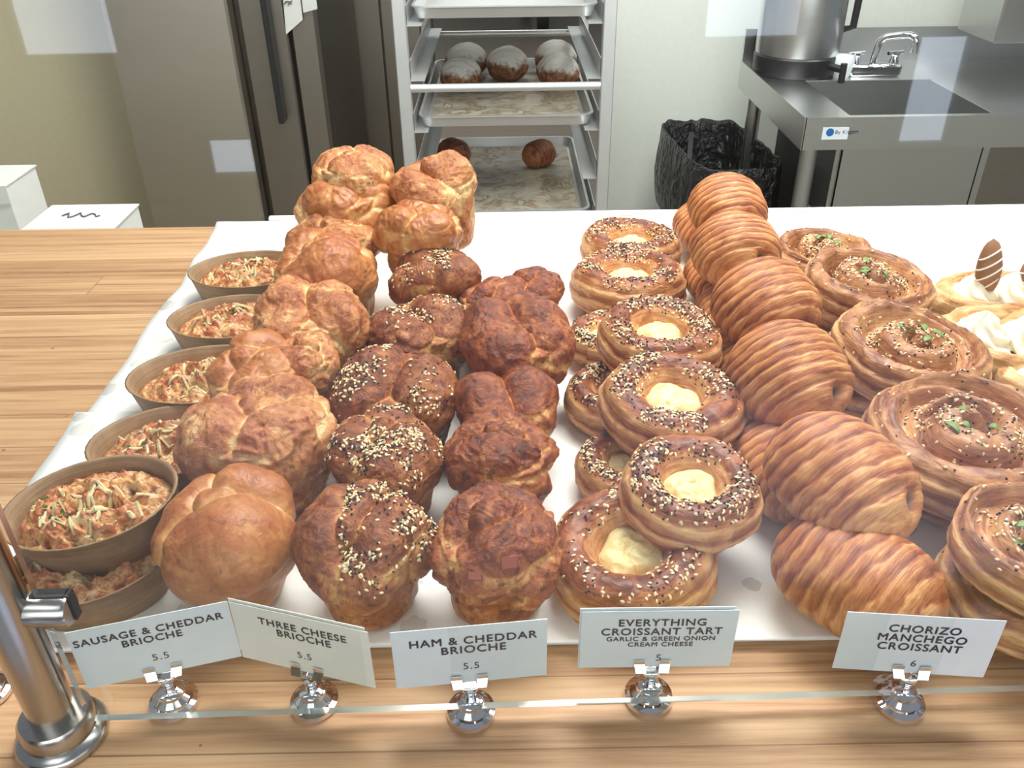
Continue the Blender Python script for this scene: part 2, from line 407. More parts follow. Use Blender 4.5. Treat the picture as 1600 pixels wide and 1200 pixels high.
M['glass_edge_lit'] = plain('glass_edge_lit', srgb(180, 190, 180), .12, Transmission_Weight=.45)  # light gathered in the bottom edge is painted in as a pale tone
M['glass_side_unlit'] = plain('unlit_glass_side_edge', srgb(78, 66, 52), .1, Transmission_Weight=.5)  # same glass as the bottom edge, painted dark where it catches no light

# ------------------------------------------------------------------ setting
def struct(o): o['kind'] = 'structure'; return o
FZ = -1.0; BACK = 2.75
WX0 = float(atY(948, 200, BACK)[0])
struct(MB().box((-4, 1.0, FZ-.05), (5, 12, FZ)).build('floor', M['floor']))
struct(MB().box((-4, -4, FZ-.05), (5, 1.0, FZ)).build('floor', M['floor_shop']))
struct(MB().box((WX0, BACK, FZ), (4.5, BACK+.12, 2)).build('wall_back', M['wall']))
struct(MB().box((-4, 11.5, FZ), (WX0+3, 11.6, 2)).build('wall_far', M['wall']))
lx = float(atY(205, 150, 2.5)[0])
struct(MB().box((-4, 2.6, FZ), (lx+.05, 2.7, 2)).build('wall_left', M['wall_cream']))
# shop front behind the viewer, seen only as reflections in the guard glass
SH = -3.0; GY = float(at(95, 1150)[1])
def refl(px, py):
    d = ray(px, py); p = CP+d*GY/d[1]; return p+np.array([d[0], -d[1], d[2]])*((GY-SH)/d[1])
M['wall_shop'] = plain('shop_wall', srgb(132, 120, 104), .7)
struct(MB().box((-5, SH-.15, FZ), (6, SH-.03, 2.2)).build('wall_front', M['wall_shop']))
def window(n, x0, x1, z0, z1, bars=0):
    o = struct(MB().box((x0, SH-.02, z0), (x1, SH, z1)).build('window_%d' % n, M['daylight']))
    f = MB(); b = .04
    f.box((x0-b, SH-.02, z0-b), (x0, SH+.03, z1+b)).box((x1, SH-.02, z0-b), (x1+b, SH+.03, z1+b)).box((x0, SH-.02, z0-b), (x1, SH+.03, z0)).box((x0, SH-.02, z1), (x1, SH+.03, z1+b))
    for k in range(bars):
        xx = x0+(x1-x0)*(k+1)/(bars+1); f.box((xx-.015, SH, z0), (xx+.015, SH+.03, z1))
    f.build('window_frame', M['black'], o)
a = refl(100, 80); b = refl(210, -60); window(1, a[0], b[0], a[2], b[2])
a = refl(385, 265); b = refl(440, 212); window(2, a[0], b[0], a[2], b[2])
a = refl(1455, 228); b = refl(1575, 60); window(3, a[0], b[0], a[2], b[2])
a = refl(1150, 60); b = refl(1330, -120); window(4, a[0], b[0], a[2], b[2])

# counter
CB = 1.045*1.0
CB = float(at(0, 358)[1])
counter = tag(MB().box((-1.6, .205, -.04), (1.9, CB, 0), .003).build('wooden_counter', M['wood']), 'long butcher block wooden counter carrying the trays of pastries', 'counter')
tag(MB().box((-1.55, .24, FZ), (1.85, .28, -.041)).box((-1.55, CB-.06, FZ), (1.85, CB-.02, -.041)).build('counter_base', M['box']), 'white panels below the wooden counter top', 'cabinet')

# tray + parchment
XL = -.315; XR = 1.15
YF = float(at(900, 1016)[1]); YB = float(at(700, 345)[1])
def tray():
    mb = MB(); t = .004
    mb.box((XL+.015, YF+.004, .0005), (XR, YB+.004, .0035))
    mb.box((XL+.015, YB-.004, .003), (XR, YB+.004, .009))
    return mb.build('display_board', M['tray_white'])
tag(tray(), 'thin white display board under the parchment with raised back lip', 'tray')
def parchment(x0, x1, y0, y1, z, seed, jag=True, lead=None):
    nx, ny = 120, 90; u = np.linspace(0, 1, nx); v = np.linspace(0, 1, ny); U, Vv = np.meshgrid(u, v, indexing='ij')
    yy = y0+(y1-y0)*Vv
    le = x0(yy) if callable(x0) else x0
    X_ = le+(x1-le)*U
    P = np.stack([X_.ravel()*9, yy.ravel()*9, np.full(X_.size, seed*1.0)], -1)
    edge = np.exp(-((X_-le)/.02)**2).ravel()
    Z = z+.0009*(fbm(P, seed, 3)+.6)+edge*.003*np.abs(noise(P*2.3, seed+9))
    Z = np.maximum(Z, z)
    V = np.stack([X_.ravel(), yy.ravel(), Z], -1)
    Fc = grid_faces(nx, ny, False)[:, ::-1]
    o = mesh('parchment_sheet', V, Fc, M['paper']); so = o.modifiers.new('thick', 'SOLIDIFY'); so.thickness = .0003; so.offset = -1
    return o
_pe = [(1016, -40), (838, 12), (705, 88), (655, 125)]
def left_front(yy):
    pts = sorted((float(at(px, py)[1]), float(at(px, py)[0])) for py, px in _pe)
    return np.interp(yy, [p[0] for p in pts], [p[1] for p in pts])+.002*np.sin(yy*60)
_pb = [(660, 133), (600, 182), (530, 222), (480, 262), (420, 302), (352, 342)]
def left_back(yy):
    pts = sorted((float(at(px, py)[1]), float(at(px, py)[0])) for py, px in _pb)
    return np.interp(yy, [p[0] for p in pts], [p[1] for p in pts])+.002*np.sin(yy*47)
ymid = float(at(130, 655)[1])
tag(parchment(left_back, XR, ymid-.03, YB-.004, .0042, 3), 'white parchment sheet lining the rear of the display board', 'parchment', None)
tag(parchment(left_front, XR, YF, ymid, .0062, 5), 'white grease-spotted parchment sheet lining the front by the price cards', 'parchment', None)

# ------------------------------------------------------------------ pastries
TB = .0085     # top of the parchment
def place(px, py, w, cz):
    p = at(px, py, cz); return p, w*depth(p)/F/2
def seeds_on(body, n, size, mat, name, mask, seed=0, shape=(1, .6, .35), lift=.2):
    me = body.data; nf = len(me.polygons)
    c = np.empty(nf*3); me.polygons.foreach_get('center', c); c = c.reshape(-1, 3)
    nm = np.empty(nf*3); me.polygons.foreach_get('normal', nm); nm = nm.reshape(-1, 3)
    ar = np.empty(nf); me.polygons.foreach_get('area', ar)
    w = np.clip(mask(c, nm), 0, None)*ar
    rs = np.random.RandomState(seed+11)
    if w.sum() <= 0: return None
    idx = rs.choice(nf, n, p=w/w.sum())
    # teardrop seed: two cap points and two rings of 6
    L, B, T = size*shape[0], size*shape[1], size*shape[2]
    base = [(-L/2, 0, 0)]; k = 6
    for xx, rr in ((-.28, .75), (.12, 1.0), (.38, .55)):
        for i in range(k):
            a = 2*math.pi*i/k; base.append((xx*L, rr*B/2*math.cos(a), rr*T/2*math.sin(a)))
    base.append((L/2, 0, 0)); base = np.array(base); nb = len(base)
    fcs = [(0, 1+(i+1) % k, 1+i) for i in range(k)]
    for r_ in range(2):
        for i in range(k): fcs.append((1+r_*k+i, 1+r_*k+(i+1) % k, 1+(r_+1)*k+(i+1) % k, 1+(r_+1)*k+i))
    fcs += [(nb-1, 1+2*k+i, 1+2*k+(i+1) % k) for i in range(k)]
    V = []; Fs = []
    for q, i in enumerate(idx):
        n_ = nm[i]; t = _norm(np.cross(n_, rs.normal(size=3)+1e-3)); b_ = np.cross(n_, t)
        n2 = _norm(n_+rs.normal(size=3)*.25); t = _norm(t-t@n2*n2); b_ = np.cross(n2, t)
        s = rs.uniform(.8, 1.15)
        jit = rs.uniform(-.0006, .0006, 3)
        V.append(c[i]+jit+n_*T*lift+(base*s)@np.array([t, b_, n2])); o = q*nb
        Fs += [tuple(a+o for a in f) for f in fcs]
    return tag(mesh(name, np.concatenate(V), Fs, mat, body.parent, True), None, None, None, 'stuff')

LOBES = {
 'cleft': [[(-.42, -.35, .02, .60), (-.46, .05, .14, .58), (-.36, .42, .08, .52)], [(.42, -.35, .0, .58), (.44, .05, .14, .58), (.36, .42, .08, .52)], [(-.1, -.62, -.12, .42), (.3, -.6, -.14, .4)]],
 'dome': [[(-.22, -.34, -.02, .70), (.12, -.32, .06, .70), (.34, -.18, -.04, .64)], [(-.62, .0, .04, .40), (-.45, .32, .22, .44), (-.15, .48, .3, .44)], [(.2, .40, .34, .44), (.5, .3, .2, .46), (.62, .05, .0, .40)], [(-.1, .12, .42, .30), (.08, .14, .46, .26)]],
 'swirl': [[(.6*math.cos(a), .6*math.sin(a), .05+.05*a/6, .46) for a in np.linspace(0, 4.6, 9)], [((.6-.5*k/6)*math.cos(4.6+k*.42), (.6-.5*k/6)*math.sin(4.6+k*.42), .2+.05*k, .40) for k in range(1, 7)]],
 'twist': [[(-.60, -.3, 0, .44), (-.3, -.05, .28, .44), (.15, .3, .28, .44), (.5, .45, 0, .42)], [(-.1, -.55, -.05, .5), (.35, -.3, .14, .50), (.6, .1, .05, .4)], [(-.5, .3, .05, .48), (-.2, .5, .12, .46)], [(.05, -.1, .40, .30), (.35, .1, .36, .28)]],
 'fold': [[(-.62, -.1, .0, .44), (-.42, .3, .22, .46), (.0, .5, .24, .46), (.45, .35, .1, .45)], [(-.35, -.42, .04, .52), (.0, -.38, .24, .52), (.38, -.2, .2, .50)], [(.35, -.5, -.18, .5), (.62, -.1, -.05, .4)], [(-.12, .05, .45, .30), (.2, .15, .44, .28)]],
 'trio': [[(-.5, .15, .1, .54), (-.3, .42, .16, .48)], [(-.05, -.38, .10, .60), (-.3, -.36, .04, .56), (.3, -.36, .04, .54)], [(.5, .15, .12, .54), (.35, .42, .1, .48)], [(.0, .1, .38, .34)]],
}
def bun_mesh(kind, R, bottom, seed, N=46, rough=1.0, rot=0.0, base=.70):
    D, Fc = cubesphere(N); rs = np.random.RandomState(seed)
    bz = -bottom/R                                     # bottom plane in units of R
    dh = np.hypot(D[:, 0], D[:, 1]); dz = D[:, 2]
    th = np.arctan2(D[:, 1], D[:, 0])
    wob = 1+.05*noise(np.stack([np.cos(th)*1.6, np.sin(th)*1.6, th*0+seed], -1), seed)
    r0 = .86*wob; k = (.86-base)/abs(bz)
    cone = r0/np.maximum(dh-k*dz, 1e-3); cone = np.where(dh-k*dz < .05, 9, cone)
    bot = np.where(dz < -1e-3, bz/np.minimum(dz, -1e-3), 9)
    topc = np.where(dz > 0, .35/np.maximum(dz, 1e-3), 9)
    p = 14.0
    rb = (cone**-p+bot**-p+topc**-p)**(-1/p)
    cr, sr = math.cos(rot), math.sin(rot)
    ts = [rb]
    for chain in LOBES[kind]:
        best = np.zeros(len(D)); pts = []
        ch = [np.array(c)*1.0 for c in chain]
        for c in ch: c[:3] += rs.normal(size=3)*.045; c[3] *= rs.uniform(.93, 1.07)
        for i in range(len(ch)):                       # interpolate so that a rope has no beads
            pts.append(ch[i])
            if i+1 < len(ch): pts += [ch[i]*(1-t)+ch[i+1]*t for t in (.25, .5, .75)]
        for c in pts:
            cx, cy = c[0]*cr-c[1]*sr, c[0]*sr+c[1]*cr
            q = np.array([cx, cy, c[2]]); dc = D@q; disc = dc*dc-q@q+c[3]**2
            t = np.where(disc > 0, dc+np.sqrt(np.maximum(disc, 0)), 0)
            best = np.maximum(best, t)
        ts.append(best)
    T = np.sort(np.stack(ts), 0)
    a, b = T[-1], T[-2]; kk = .06; h = np.clip((kk-(a-b))/kk, 0, 1)
    r = a+h*h*kk*.25
    gap = 1-np.clip((a-b)/.09, 0, 1); crease = gap*(r > .55)*(dz > -.55)
    P = D*r[:, None]
    warp = np.stack([noise(P*2+3, seed+1), noise(P*2+9, seed+2), noise(P*2+15, seed+3)], -1)*.35
    low = fbm(P*1.7+warp, seed+4, 2)*.055*rough
    wr = (fbm(P*2.6+warp*3, seed+5, 3, True)-.6)*.030*rough
    fin = fbm(P*9+warp*4, seed+6, 3)*.010*rough
    flat = sstep(bz+.02, bz+.18, P[:, 2])
    r = r+(low+wr+fin)*flat-.05*crease**2*flat
    P = D*r[:, None]*R
    toast = sstep(-.9, .7, P[:, 2]/R)*.42+.18+.5*low/.055*.12+fbm(P/R*1.3+7, seed+8, 2)*.16
    side = sstep(-.1, -.7, P[:, 2]/R); toast = toast+side*.14
    toast = np.clip(toast, 0, 1)
    return P, Fc, dict(toast=toast, crease=crease)
CNT = [100]
def bun(px, py, w, cz, kind, mat, label, cat='brioche', seed=None, rot=0, tilt=(0, 0), N=44, ground=True, group=None, rough=1.0, sesame=0, poppy=0, mask=None, squash=1.0, base=.70, smask=None):
    CNT[0] += 1; seed = seed or CNT[0]
    p, R = place(px, py, w, cz)
    bottom = (cz-TB) if ground else 1.28*R
    P, Fc, A = bun_mesh(kind, R, bottom, seed, int(N*1.3), rough, rot, base)
    if tilt != (0, 0):
        # lean the head over while the foot stays flat
        E_ = np.array(Euler((tilt[0], tilt[1], 0)).to_matrix())
        wgt = sstep(-bottom, -.15*R, P[:, 2])[:, None]
        P = P*(1-wgt)+(P@E_.T)*wgt
    P[:, 2] *= 1.0
    name = {'smooth': 'cheese_brioche', 'cheese': 'cheese_brioche', 'seeded': 'seeded_brioche', 'ham': 'ham_brioche'}[mat]
    root = empty(name, (p[0], p[1], cz-bottom))
    P = P+np.array([0, 0, bottom])
    if ground: P[:, 2] = np.maximum(P[:, 2], 0)
    body = mesh('crust', P, Fc, M[mat], root, True, A)
    tag(root, label, cat, group)
    if sesame:
        def mk(c, n):
            q = (c-np.array([0, 0, bottom]))/R
            m = np.clip(n[:, 2]*1.2-.1, 0, 1)*(q[:, 2] > -.1)
            cl = sstep(-.08, .22, fbm(q*1.5+seed, seed, 2))*1.0+.06
            v = m*cl
            return v*(smask(q) if smask else 1)
        seeds_on(body, sesame, .0031, M['sesame'], 'sesame_seeds', mk, seed)
        seeds_on(body, poppy, .0017, M['poppy'], 'poppy_seeds', mk, seed+1, (1, .8, .7))
    return root

# --- three cheese brioche (left column)
A = 'cheese'
bun(553, 283, 124, .128, 'dome', A, 'three cheese brioche at the very top back left of the tall pile', rot=.3, ground=False, tilt=(-.1, .1))
bun(546, 318, 130, .112, 'cleft', 'smooth', 'glossy orange brioche leaning in front of the topmost left brioche', rot=.5, ground=False, tilt=(.15, -.1))
bun(526, 380, 132, .086, 'twist', A, 'pale folded brioche third from the back in the left brioche column', rot=-.4, tilt=(.1, 0))
bun(507, 430, 150, .080, 'dome', 'smooth', 'smooth domed brioche beside the rearmost brown oval cup', rot=.2, tilt=(.1, -.1))
bun(487, 505, 163, .074, 'cleft', A, 'split brioche with ragged right edge beside the second oval cup', rot=.15, N=50, tilt=(.12, .05), rough=1.4)
bun(476, 570, 112, .070, 'fold', A, 'small folded brioche wedged right of the big smooth brioche', rot=-.8, rough=1.5)
bun(402, 592, 150, .066, 'dome', 'smooth', 'smooth brown brioche covering the right end of the third oval cup', rot=.8, tilt=(.1, -.1))
bun(412, 685, 228, .056, 'trio', A, 'wide lumpy brioche in the left column behind the front smooth one', rot=.9, N=60, rough=1.35)
bun(356, 838, 213, .052, 'dome', 'smooth', 'shiny smooth brioche with a swooping fold behind the sausage card', rot=.25, N=64, rough=.4, tilt=(.12, -.08))
bun(520, 330, 118, .045, 'twist', A, 'brioche hidden low under the back of the left column', rot=1, N=24)
# --- second column
bun(682, 300, 134, .122, 'swirl', A, 'pale swirled brioche at the top back of the second column', rot=.4, ground=False, N=50, base=.80)
bun(658, 366, 134, .100, 'dome', 'smooth', 'pale brioche with sweeping side fold below the top swirled one', rot=2.9, ground=False, N=50)
bun(672, 345, 120, .045, 'twist', A, 'brioche hidden under the back of the second column', rot=1, N=24)
B = 'seeded'
front = lambda q: 1.0
bun(682, 442, 144, .070, 'dome', B, 'round dark sided brioche with seeds on its top only, rearmost seeded one', rot=3.3, sesame=170, poppy=150, smask=lambda q: (q[:, 0] < .35)*(q[:, 2] > .1)*1.0, rough=.8)
bun(658, 525, 150, .058, 'cleft', B, 'seeded brioche with a pale central split, second from the back', rot=.35, sesame=210, poppy=200, tilt=(.1, 0), smask=lambda q: (q[:, 1] > -.3)*1.0+.1)
bun(627, 618, 181, .056, 'cleft', B, 'two lobed seeded brioche in the middle of the seeded column', rot=-.15, N=60, sesame=230, poppy=220, smask=lambda q: (np.abs(q[:, 0]) > .2)*1.0)
bun(604, 722, 178, .050, 'dome', B, 'seed covered brioche half hidden behind the front seeded one', rot=.9, N=54, sesame=420, poppy=420)
bun(570, 852, 206, .054, 'fold', B, 'tall blistered seeded brioche standing at the front behind the three cheese card', rot=.9, N=66, sesame=330, poppy=380, tilt=(.2, -.05), smask=lambda q: (q[:, 0] > -.25)*1.0)
# --- ham brioche
Cc = 'ham'
bun(828, 460, 100, .050, 'trio', Cc, 'small ham brioche peeking out at the back of the ham row', rot=.9)
bun(770, 478, 105, .062, 'twist', Cc, 'dark glossy ham brioche behind the widest two headed one', rot=.3, rough=.9)
bun(808, 535, 168, .064, 'cleft', Cc, 'wide ham brioche with dark blisters leaning to the right', rot=.5, N=56, tilt=(.1, .15))
bun(797, 640, 156, .050, 'cleft', Cc, 'heart shaped shiny ham brioche in the middle of the ham row', rot=.15, N=54, rough=.8)
bun(785, 722, 168, .048, 'fold', Cc, 'torn golden ham brioche just behind the front ham one', rot=-.4, N=54, rough=1.4)
hb = bun(773, 850, 200, .056, 'fold', Cc, 'tall ham brioche with diced ham showing, front of the ham row', rot=.2, N=66, rough=1.4, tilt=(.12, .03))

_b = hb.children[0]; _co = np.array([v.co for v in _b.data.vertices]); _nm = np.array([v.normal for v in _b.data.vertices])
for (px_, py_, w_, h_) in ((782, 938, .019, .009), (800, 882, .010, .008), (742, 905, .009, .006)):
    d_ = ray(px_, py_); o_ = CP-np.array(hb.location); rel = _co-o_; t_ = rel@d_/(d_@d_); dist = np.linalg.norm(rel-t_[:, None]*d_, axis=1)
    cand = np.where(dist < .0022)[0]
    if len(cand):
        q_ = cand[np.argmin(t_[cand])]; mt = Vector(_nm[q_]).to_track_quat('Z', 'Y').to_euler()
        hm = MB().box((-w_/2, -h_/2, -.004), (w_/2, h_/2, .0005), .001).build('diced_ham', M['ham_meat'], hb, True, loc=tuple(_co[q_]), rot=mt); hm['label'] = 'pink diced ham'
# --- tarts
def revolve(prof, nth, seed, ridge=.0011, low=.03, spiral=.006, ridgefreq=520, hfun=None, N=80, topz=None):
    """profile (r,z,side) resampled and revolved with laminated sides"""
    pr = np.array(prof, float); d = np.r_[0, np.cumsum(np.hypot(*np.diff(pr[:, :2], axis=0).T))]
    s = np.linspace(0, d[-1], N); 
    # smooth resample
    r = np.interp(s, d, pr[:, 0]); z = np.interp(s, d, pr[:, 1]); sd = np.interp(s, d, pr[:, 2])
    ker = np.array([1, 2, 3, 2, 1])/9.
    for _ in range(2):
        r[2:-2] = np.convolve(r, ker, 'valid'); z[2:-2] = np.convolve(z, ker, 'valid')
    th = np.linspace(0, 2*math.pi, nth, endpoint=False)
    S, TH = np.meshgrid(np.arange(N), th, indexing='ij'); Rr = r[S]; Z = z[S].copy(); SD = sd[S]
    cs, sn = np.cos(TH), np.sin(TH)
    lowm = 1+low*noise(np.stack([cs.ravel()*1.4, sn.ravel()*1.4, np.full(cs.size, seed*1.7)], -1), seed).reshape(cs.shape)*1.6
    lowz = 1+low*1.6*noise(np.stack([cs.ravel()*1.3+5, sn.ravel()*1.3, np.full(cs.size, seed*1.1)], -1), seed+1).reshape(cs.shape)
    Rr = Rr*lowm; Z = Z*lowz
    P = np.stack([(Rr*cs).ravel(), (Rr*sn).ravel(), Z.ravel()], -1)
    ph = (Z.ravel()+spiral*TH.ravel()/(2*math.pi)+.0022*noise(P*45, seed+2))*ridgefreq/2/math.pi
    tri = np.abs((ph % 1)-.35); saw = (ph % 1)
    lam = np.where(saw < .8, saw/.8, (1-saw)/.2)
    out = np.stack([cs.ravel(), sn.ravel(), 0*cs.ravel()], -1)
    am = .6+.8*np.clip(noise(P*60, seed+3)+.5, 0, 1)
    P = P+out*((lam-.5)*ridge*2*am*SD.ravel())[:, None]
    P = P+out*(fbm(P*170, seed+4, 2)*.0007)[:, None]; P[:, 2] += fbm(P*120, seed+6, 3)*.0011*(Z.ravel() > .004)
    if hfun is not None: P = hfun(P, TH.ravel(), SD.ravel())
    Fc = grid_faces(N, nth)
    return P, Fc, lam, SD.ravel()
def tart(px, py, w, cz, label, seed, z0=TB, tilt=(0, 0), sesame=330, poppy=330, smask=None, full=True):
    p, R = place(px, py, w, cz); Hh = R*.86
    r_ = R/.05
    prof = [(0, 0, 0), (.030, 0, 0), (.042, .002, .6), (.0485, .010, 1), (.0500, .019, 1), (.0485, .029, 1), (.0440, .0375, .7), (.0385, .0415, .2), (.033, .0420, 0), (.0275, .0395, 0), (.0220, .034, 0), (.0185, .027, 0), (.016, .020, 0), (0, .019, 0)]
    prof = [(a*r_, b*r_, c) for a, b, c in prof]
    P, Fc, lam, SD = revolve(prof, 168, seed, ridge=.0010*r_, low=.05, spiral=.012*r_)
    rr = np.hypot(P[:, 0], P[:, 1])/R
    top = sstep(.032*r_, .041*r_, P[:, 2])
    toast = .25+.72*top*sstep(.36, .5, rr)*sstep(.98, .80, rr)+.1*sstep(.012*r_, 0, P[:, 2])
    toast = np.where((rr < .5)&(P[:, 2] > .01), .3, toast)
    root = empty('everything_tart', (p[0], p[1], cz-.021*r_), (tilt[0], tilt[1], seed*1.3))
    # keep tilt in world axes
    root.rotation_euler = (Matrix.Rotation(tilt[0], 3, 'X')@Matrix.Rotation(tilt[1], 3, 'Y')@Matrix.Rotation(seed*1.3, 3, 'Z')).to_euler()
    body = mesh('pastry_ring', P, Fc, M['tart'], root, True, dict(toast=np.clip(toast, 0, 1), stripe=1-lam*SD-.5*(1-SD), cavity=P[:, 0]*0))
    # filling
    n = 28; a = np.linspace(0, 2*math.pi, 48, endpoint=False); rad = np.linspace(0, 1, n)
    RR, AA = np.meshgrid(rad, a, indexing='ij'); er = .0205*r_*(1+.10*np.sin(AA*3+seed)+.05*np.sin(AA*5))
    X_ = (RR*er*np.cos(AA)).ravel(); Y_ = (RR*er*np.sin(AA)).ravel()
    Q = np.stack([X_, Y_, 0*X_+seed], -1)
    Z_ = .0285*r_+.004*r_*(1-RR.ravel()**2)+.0022*fbm(Q*np.array([130, 130, 1]), seed, 3)-.006*r_*RR.ravel()**8
    mesh('cream_cheese_filling', np.stack([X_, Y_, Z_], -1), grid_faces(n, 48), M['cream'], root)
    def mk(c, nn):
        q = c/R; rho = np.hypot(q[:, 0], q[:, 1]); m = np.clip(nn[:, 2], 0, 1)*(rho > .44)*(rho < .9)*(q[:, 2] > .55)
        cl = sstep(-.35, .15, fbm(q*1.6+seed, seed, 2))+.05
        return m*cl
    if sesame:
        seeds_on(body, sesame, .0031, M['sesame'], 'sesame_seeds', mk, seed)
        seeds_on(body, poppy, .0018, M['poppy'], 'poppy_seeds', mk, seed+1, (1, .8, .7))
    tag(root, label, 'tart', None); return root
tart(985, 390, 155, .032, 'everything croissant tart at the very back of its row', 31)
tart(981, 445, 177, .034, 'everything croissant tart second from the back, resting flat on the parchment', 32, tilt=(-.05, 0))
tart(1027, 531, 194, .062, 'seeded tart on the upper layer, third from the back', 33, tilt=(.06, .05))
tart(1047, 634, 224, .060, 'seeded tart on the upper layer with browned cream centre, fourth from the back', 34, tilt=(.08, .03))
tart(1077, 768, 220, .058, 'upper seeded tart leaning on the front tart behind the everything card', 35, tilt=(.10, .02), sesame=260)
tart(991, 868, 262, .029, 'large flat tart with greenish cream centre at the front of its row', 36, tilt=(.12, -.12), sesame=170, poppy=90)
tart(948, 531, 128, .026, 'lower tart mostly hidden left of the third tart', 37)
tart(965, 625, 165, .026, 'darker lower tart sticking out left of the fourth tart', 38)
tart(982, 735, 172, .026, 'lower tart sticking out left of the leaning upper tart', 39)
tart(1085, 565, 120, .026, 'lower tart hidden under the third upper tart', 40, sesame=0)

# --- chorizo manchego croissants
def loaf(px, py, w, cz, yaw, label, seed, Lr=1.55, pitch=0, roll=0, nm='chorizo_croissant', mat='croissant', nrid=11, cav=True, fat=1.0, cat='croissant', N=(150, 120), group=None, loc=None, R=None, flat=.86, ramp=1.0):
    if loc is None:
        p, R = place(px, py, w, cz)
    else: p = np.array(loc)
    nu, nv = N; u = np.linspace(-1, 1, nu)
    u = np.sin(u*math.pi/2*.999); v = np.linspace(0, 2*math.pi, nv, endpoint=False)
    U, Vv = np.meshgrid(u, v, indexing='ij')
    prof = np.power(np.clip(1-np.abs(U)**2.7, 0, 1), .52)
    cz_, sz_ = np.sin(Vv), np.cos(Vv)      # x = cos, z = sin
    P0 = np.stack([(sz_*2).ravel(), (U*3).ravel(), (cz_*2).ravel()], -1)
    ph = (U*.5+.5)*nrid+.30*sz_+.32*noise(P0*.8, seed).reshape(U.shape)+.18*noise(P0*np.array([2.5, .9, 2.5]), seed+21).reshape(U.shape)+.35*cz_
    fr = ph-np.floor(ph); wid = .22
    lam = np.where(fr < 1-wid, (fr/(1-wid))**.7, (1-fr)/wid)
    rr = prof*(1+ramp*.034*(lam-.55)*(.5+.9*np.clip(noise(P0*.9+31, seed+9).reshape(U.shape)+.5, 0, 1))*(np.abs(U) < .97)) + prof*.05*fbm(P0*.5+3, seed+1, 2).reshape(U.shape)+prof*.016*fbm(P0*np.array([1.4, 7, 1.4]), seed+3, 3).reshape(U.shape)
    X_ = rr*sz_*R*fat; Z_ = rr*cz_*R*flat; Y_ = U*R*Lr
    Z_ = np.where(Z_ < 0, Z_*.82, Z_)
    Y_ = Y_-.08*R*np.cos(ph)*0
    # front end spiral opening
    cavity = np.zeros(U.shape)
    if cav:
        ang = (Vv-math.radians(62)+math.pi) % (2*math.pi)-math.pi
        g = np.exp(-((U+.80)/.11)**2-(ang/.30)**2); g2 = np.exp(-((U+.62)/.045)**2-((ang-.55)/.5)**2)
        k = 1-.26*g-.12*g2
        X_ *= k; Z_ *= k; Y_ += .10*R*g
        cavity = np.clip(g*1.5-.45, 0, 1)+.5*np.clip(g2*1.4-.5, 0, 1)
    P = np.stack([X_.ravel(), Y_.ravel(), Z_.ravel()], -1)
    smooth_end = sstep(-.5, -.8, U) if cav else 0*U
    stripe = np.clip(1-lam, 0, 1)*(1-.6*smooth_end)+.25*smooth_end*0+.1
    toast = .35+.20*sz_*0+.12*cz_+.2*fbm(P0*.7+9, seed+5, 2).reshape(U.shape)-.18*smooth_end
    rot = (Matrix.Rotation(yaw, 3, 'Z')@Matrix.Rotation(pitch, 3, 'X')@Matrix.Rotation(roll, 3, 'Y'))
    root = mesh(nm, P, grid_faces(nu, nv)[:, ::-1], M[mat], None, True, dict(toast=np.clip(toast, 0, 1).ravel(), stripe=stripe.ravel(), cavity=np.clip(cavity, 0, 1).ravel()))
    root.location = p; root.rotation_euler = rot.to_euler()
    return tag(root, label, cat, group)
loaf(1136, 328, 118, .090, .12, 'striped croissant on top at the very back of the croissant pile', 51, Lr=1.08, pitch=.25, cav=False)
loaf(1149, 394, 136, .085, .15, 'striped croissant second from the back on the upper layer', 52, Lr=.95, pitch=.3)
loaf(1196, 480, 166, .080, .42, 'broad croissant third from the back with blurred blistered stripes', 53, Lr=.95, pitch=.35, nrid=9, cav=False, ramp=.7)
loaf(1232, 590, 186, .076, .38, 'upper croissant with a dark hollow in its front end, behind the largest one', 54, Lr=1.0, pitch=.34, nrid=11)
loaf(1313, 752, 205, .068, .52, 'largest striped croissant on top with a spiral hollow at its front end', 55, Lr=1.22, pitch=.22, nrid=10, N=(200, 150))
loaf(1338, 905, 205, .036, .72, 'front croissant lying flat behind the chorizo manchego card', 56, Lr=1.32, pitch=.02, nrid=10, N=(190, 140), cav=False)
loaf(1105, 360, 100, .034, .1, 'lower croissant at the back peeking out on the left of the pile', 57, Lr=1.4, cav=False)
loaf(1125, 440, 105, .034, .1, 'lower croissant under the second one of the pile', 58, Lr=1.4, cav=False)
loaf(1150, 500, 120, .034, .1, 'lower croissant beside the third seeded tart', 59, Lr=1.3, cav=False)
loaf(1190, 595, 140, .034, .1, 'dark lower croissant between the tarts and the hollow ended one', 60, Lr=1.3, cav=False)
loaf(1228, 735, 165, .033, .2, 'lower croissant half hidden right of the leaning upper tart', 61, Lr=1.3, cav=False)

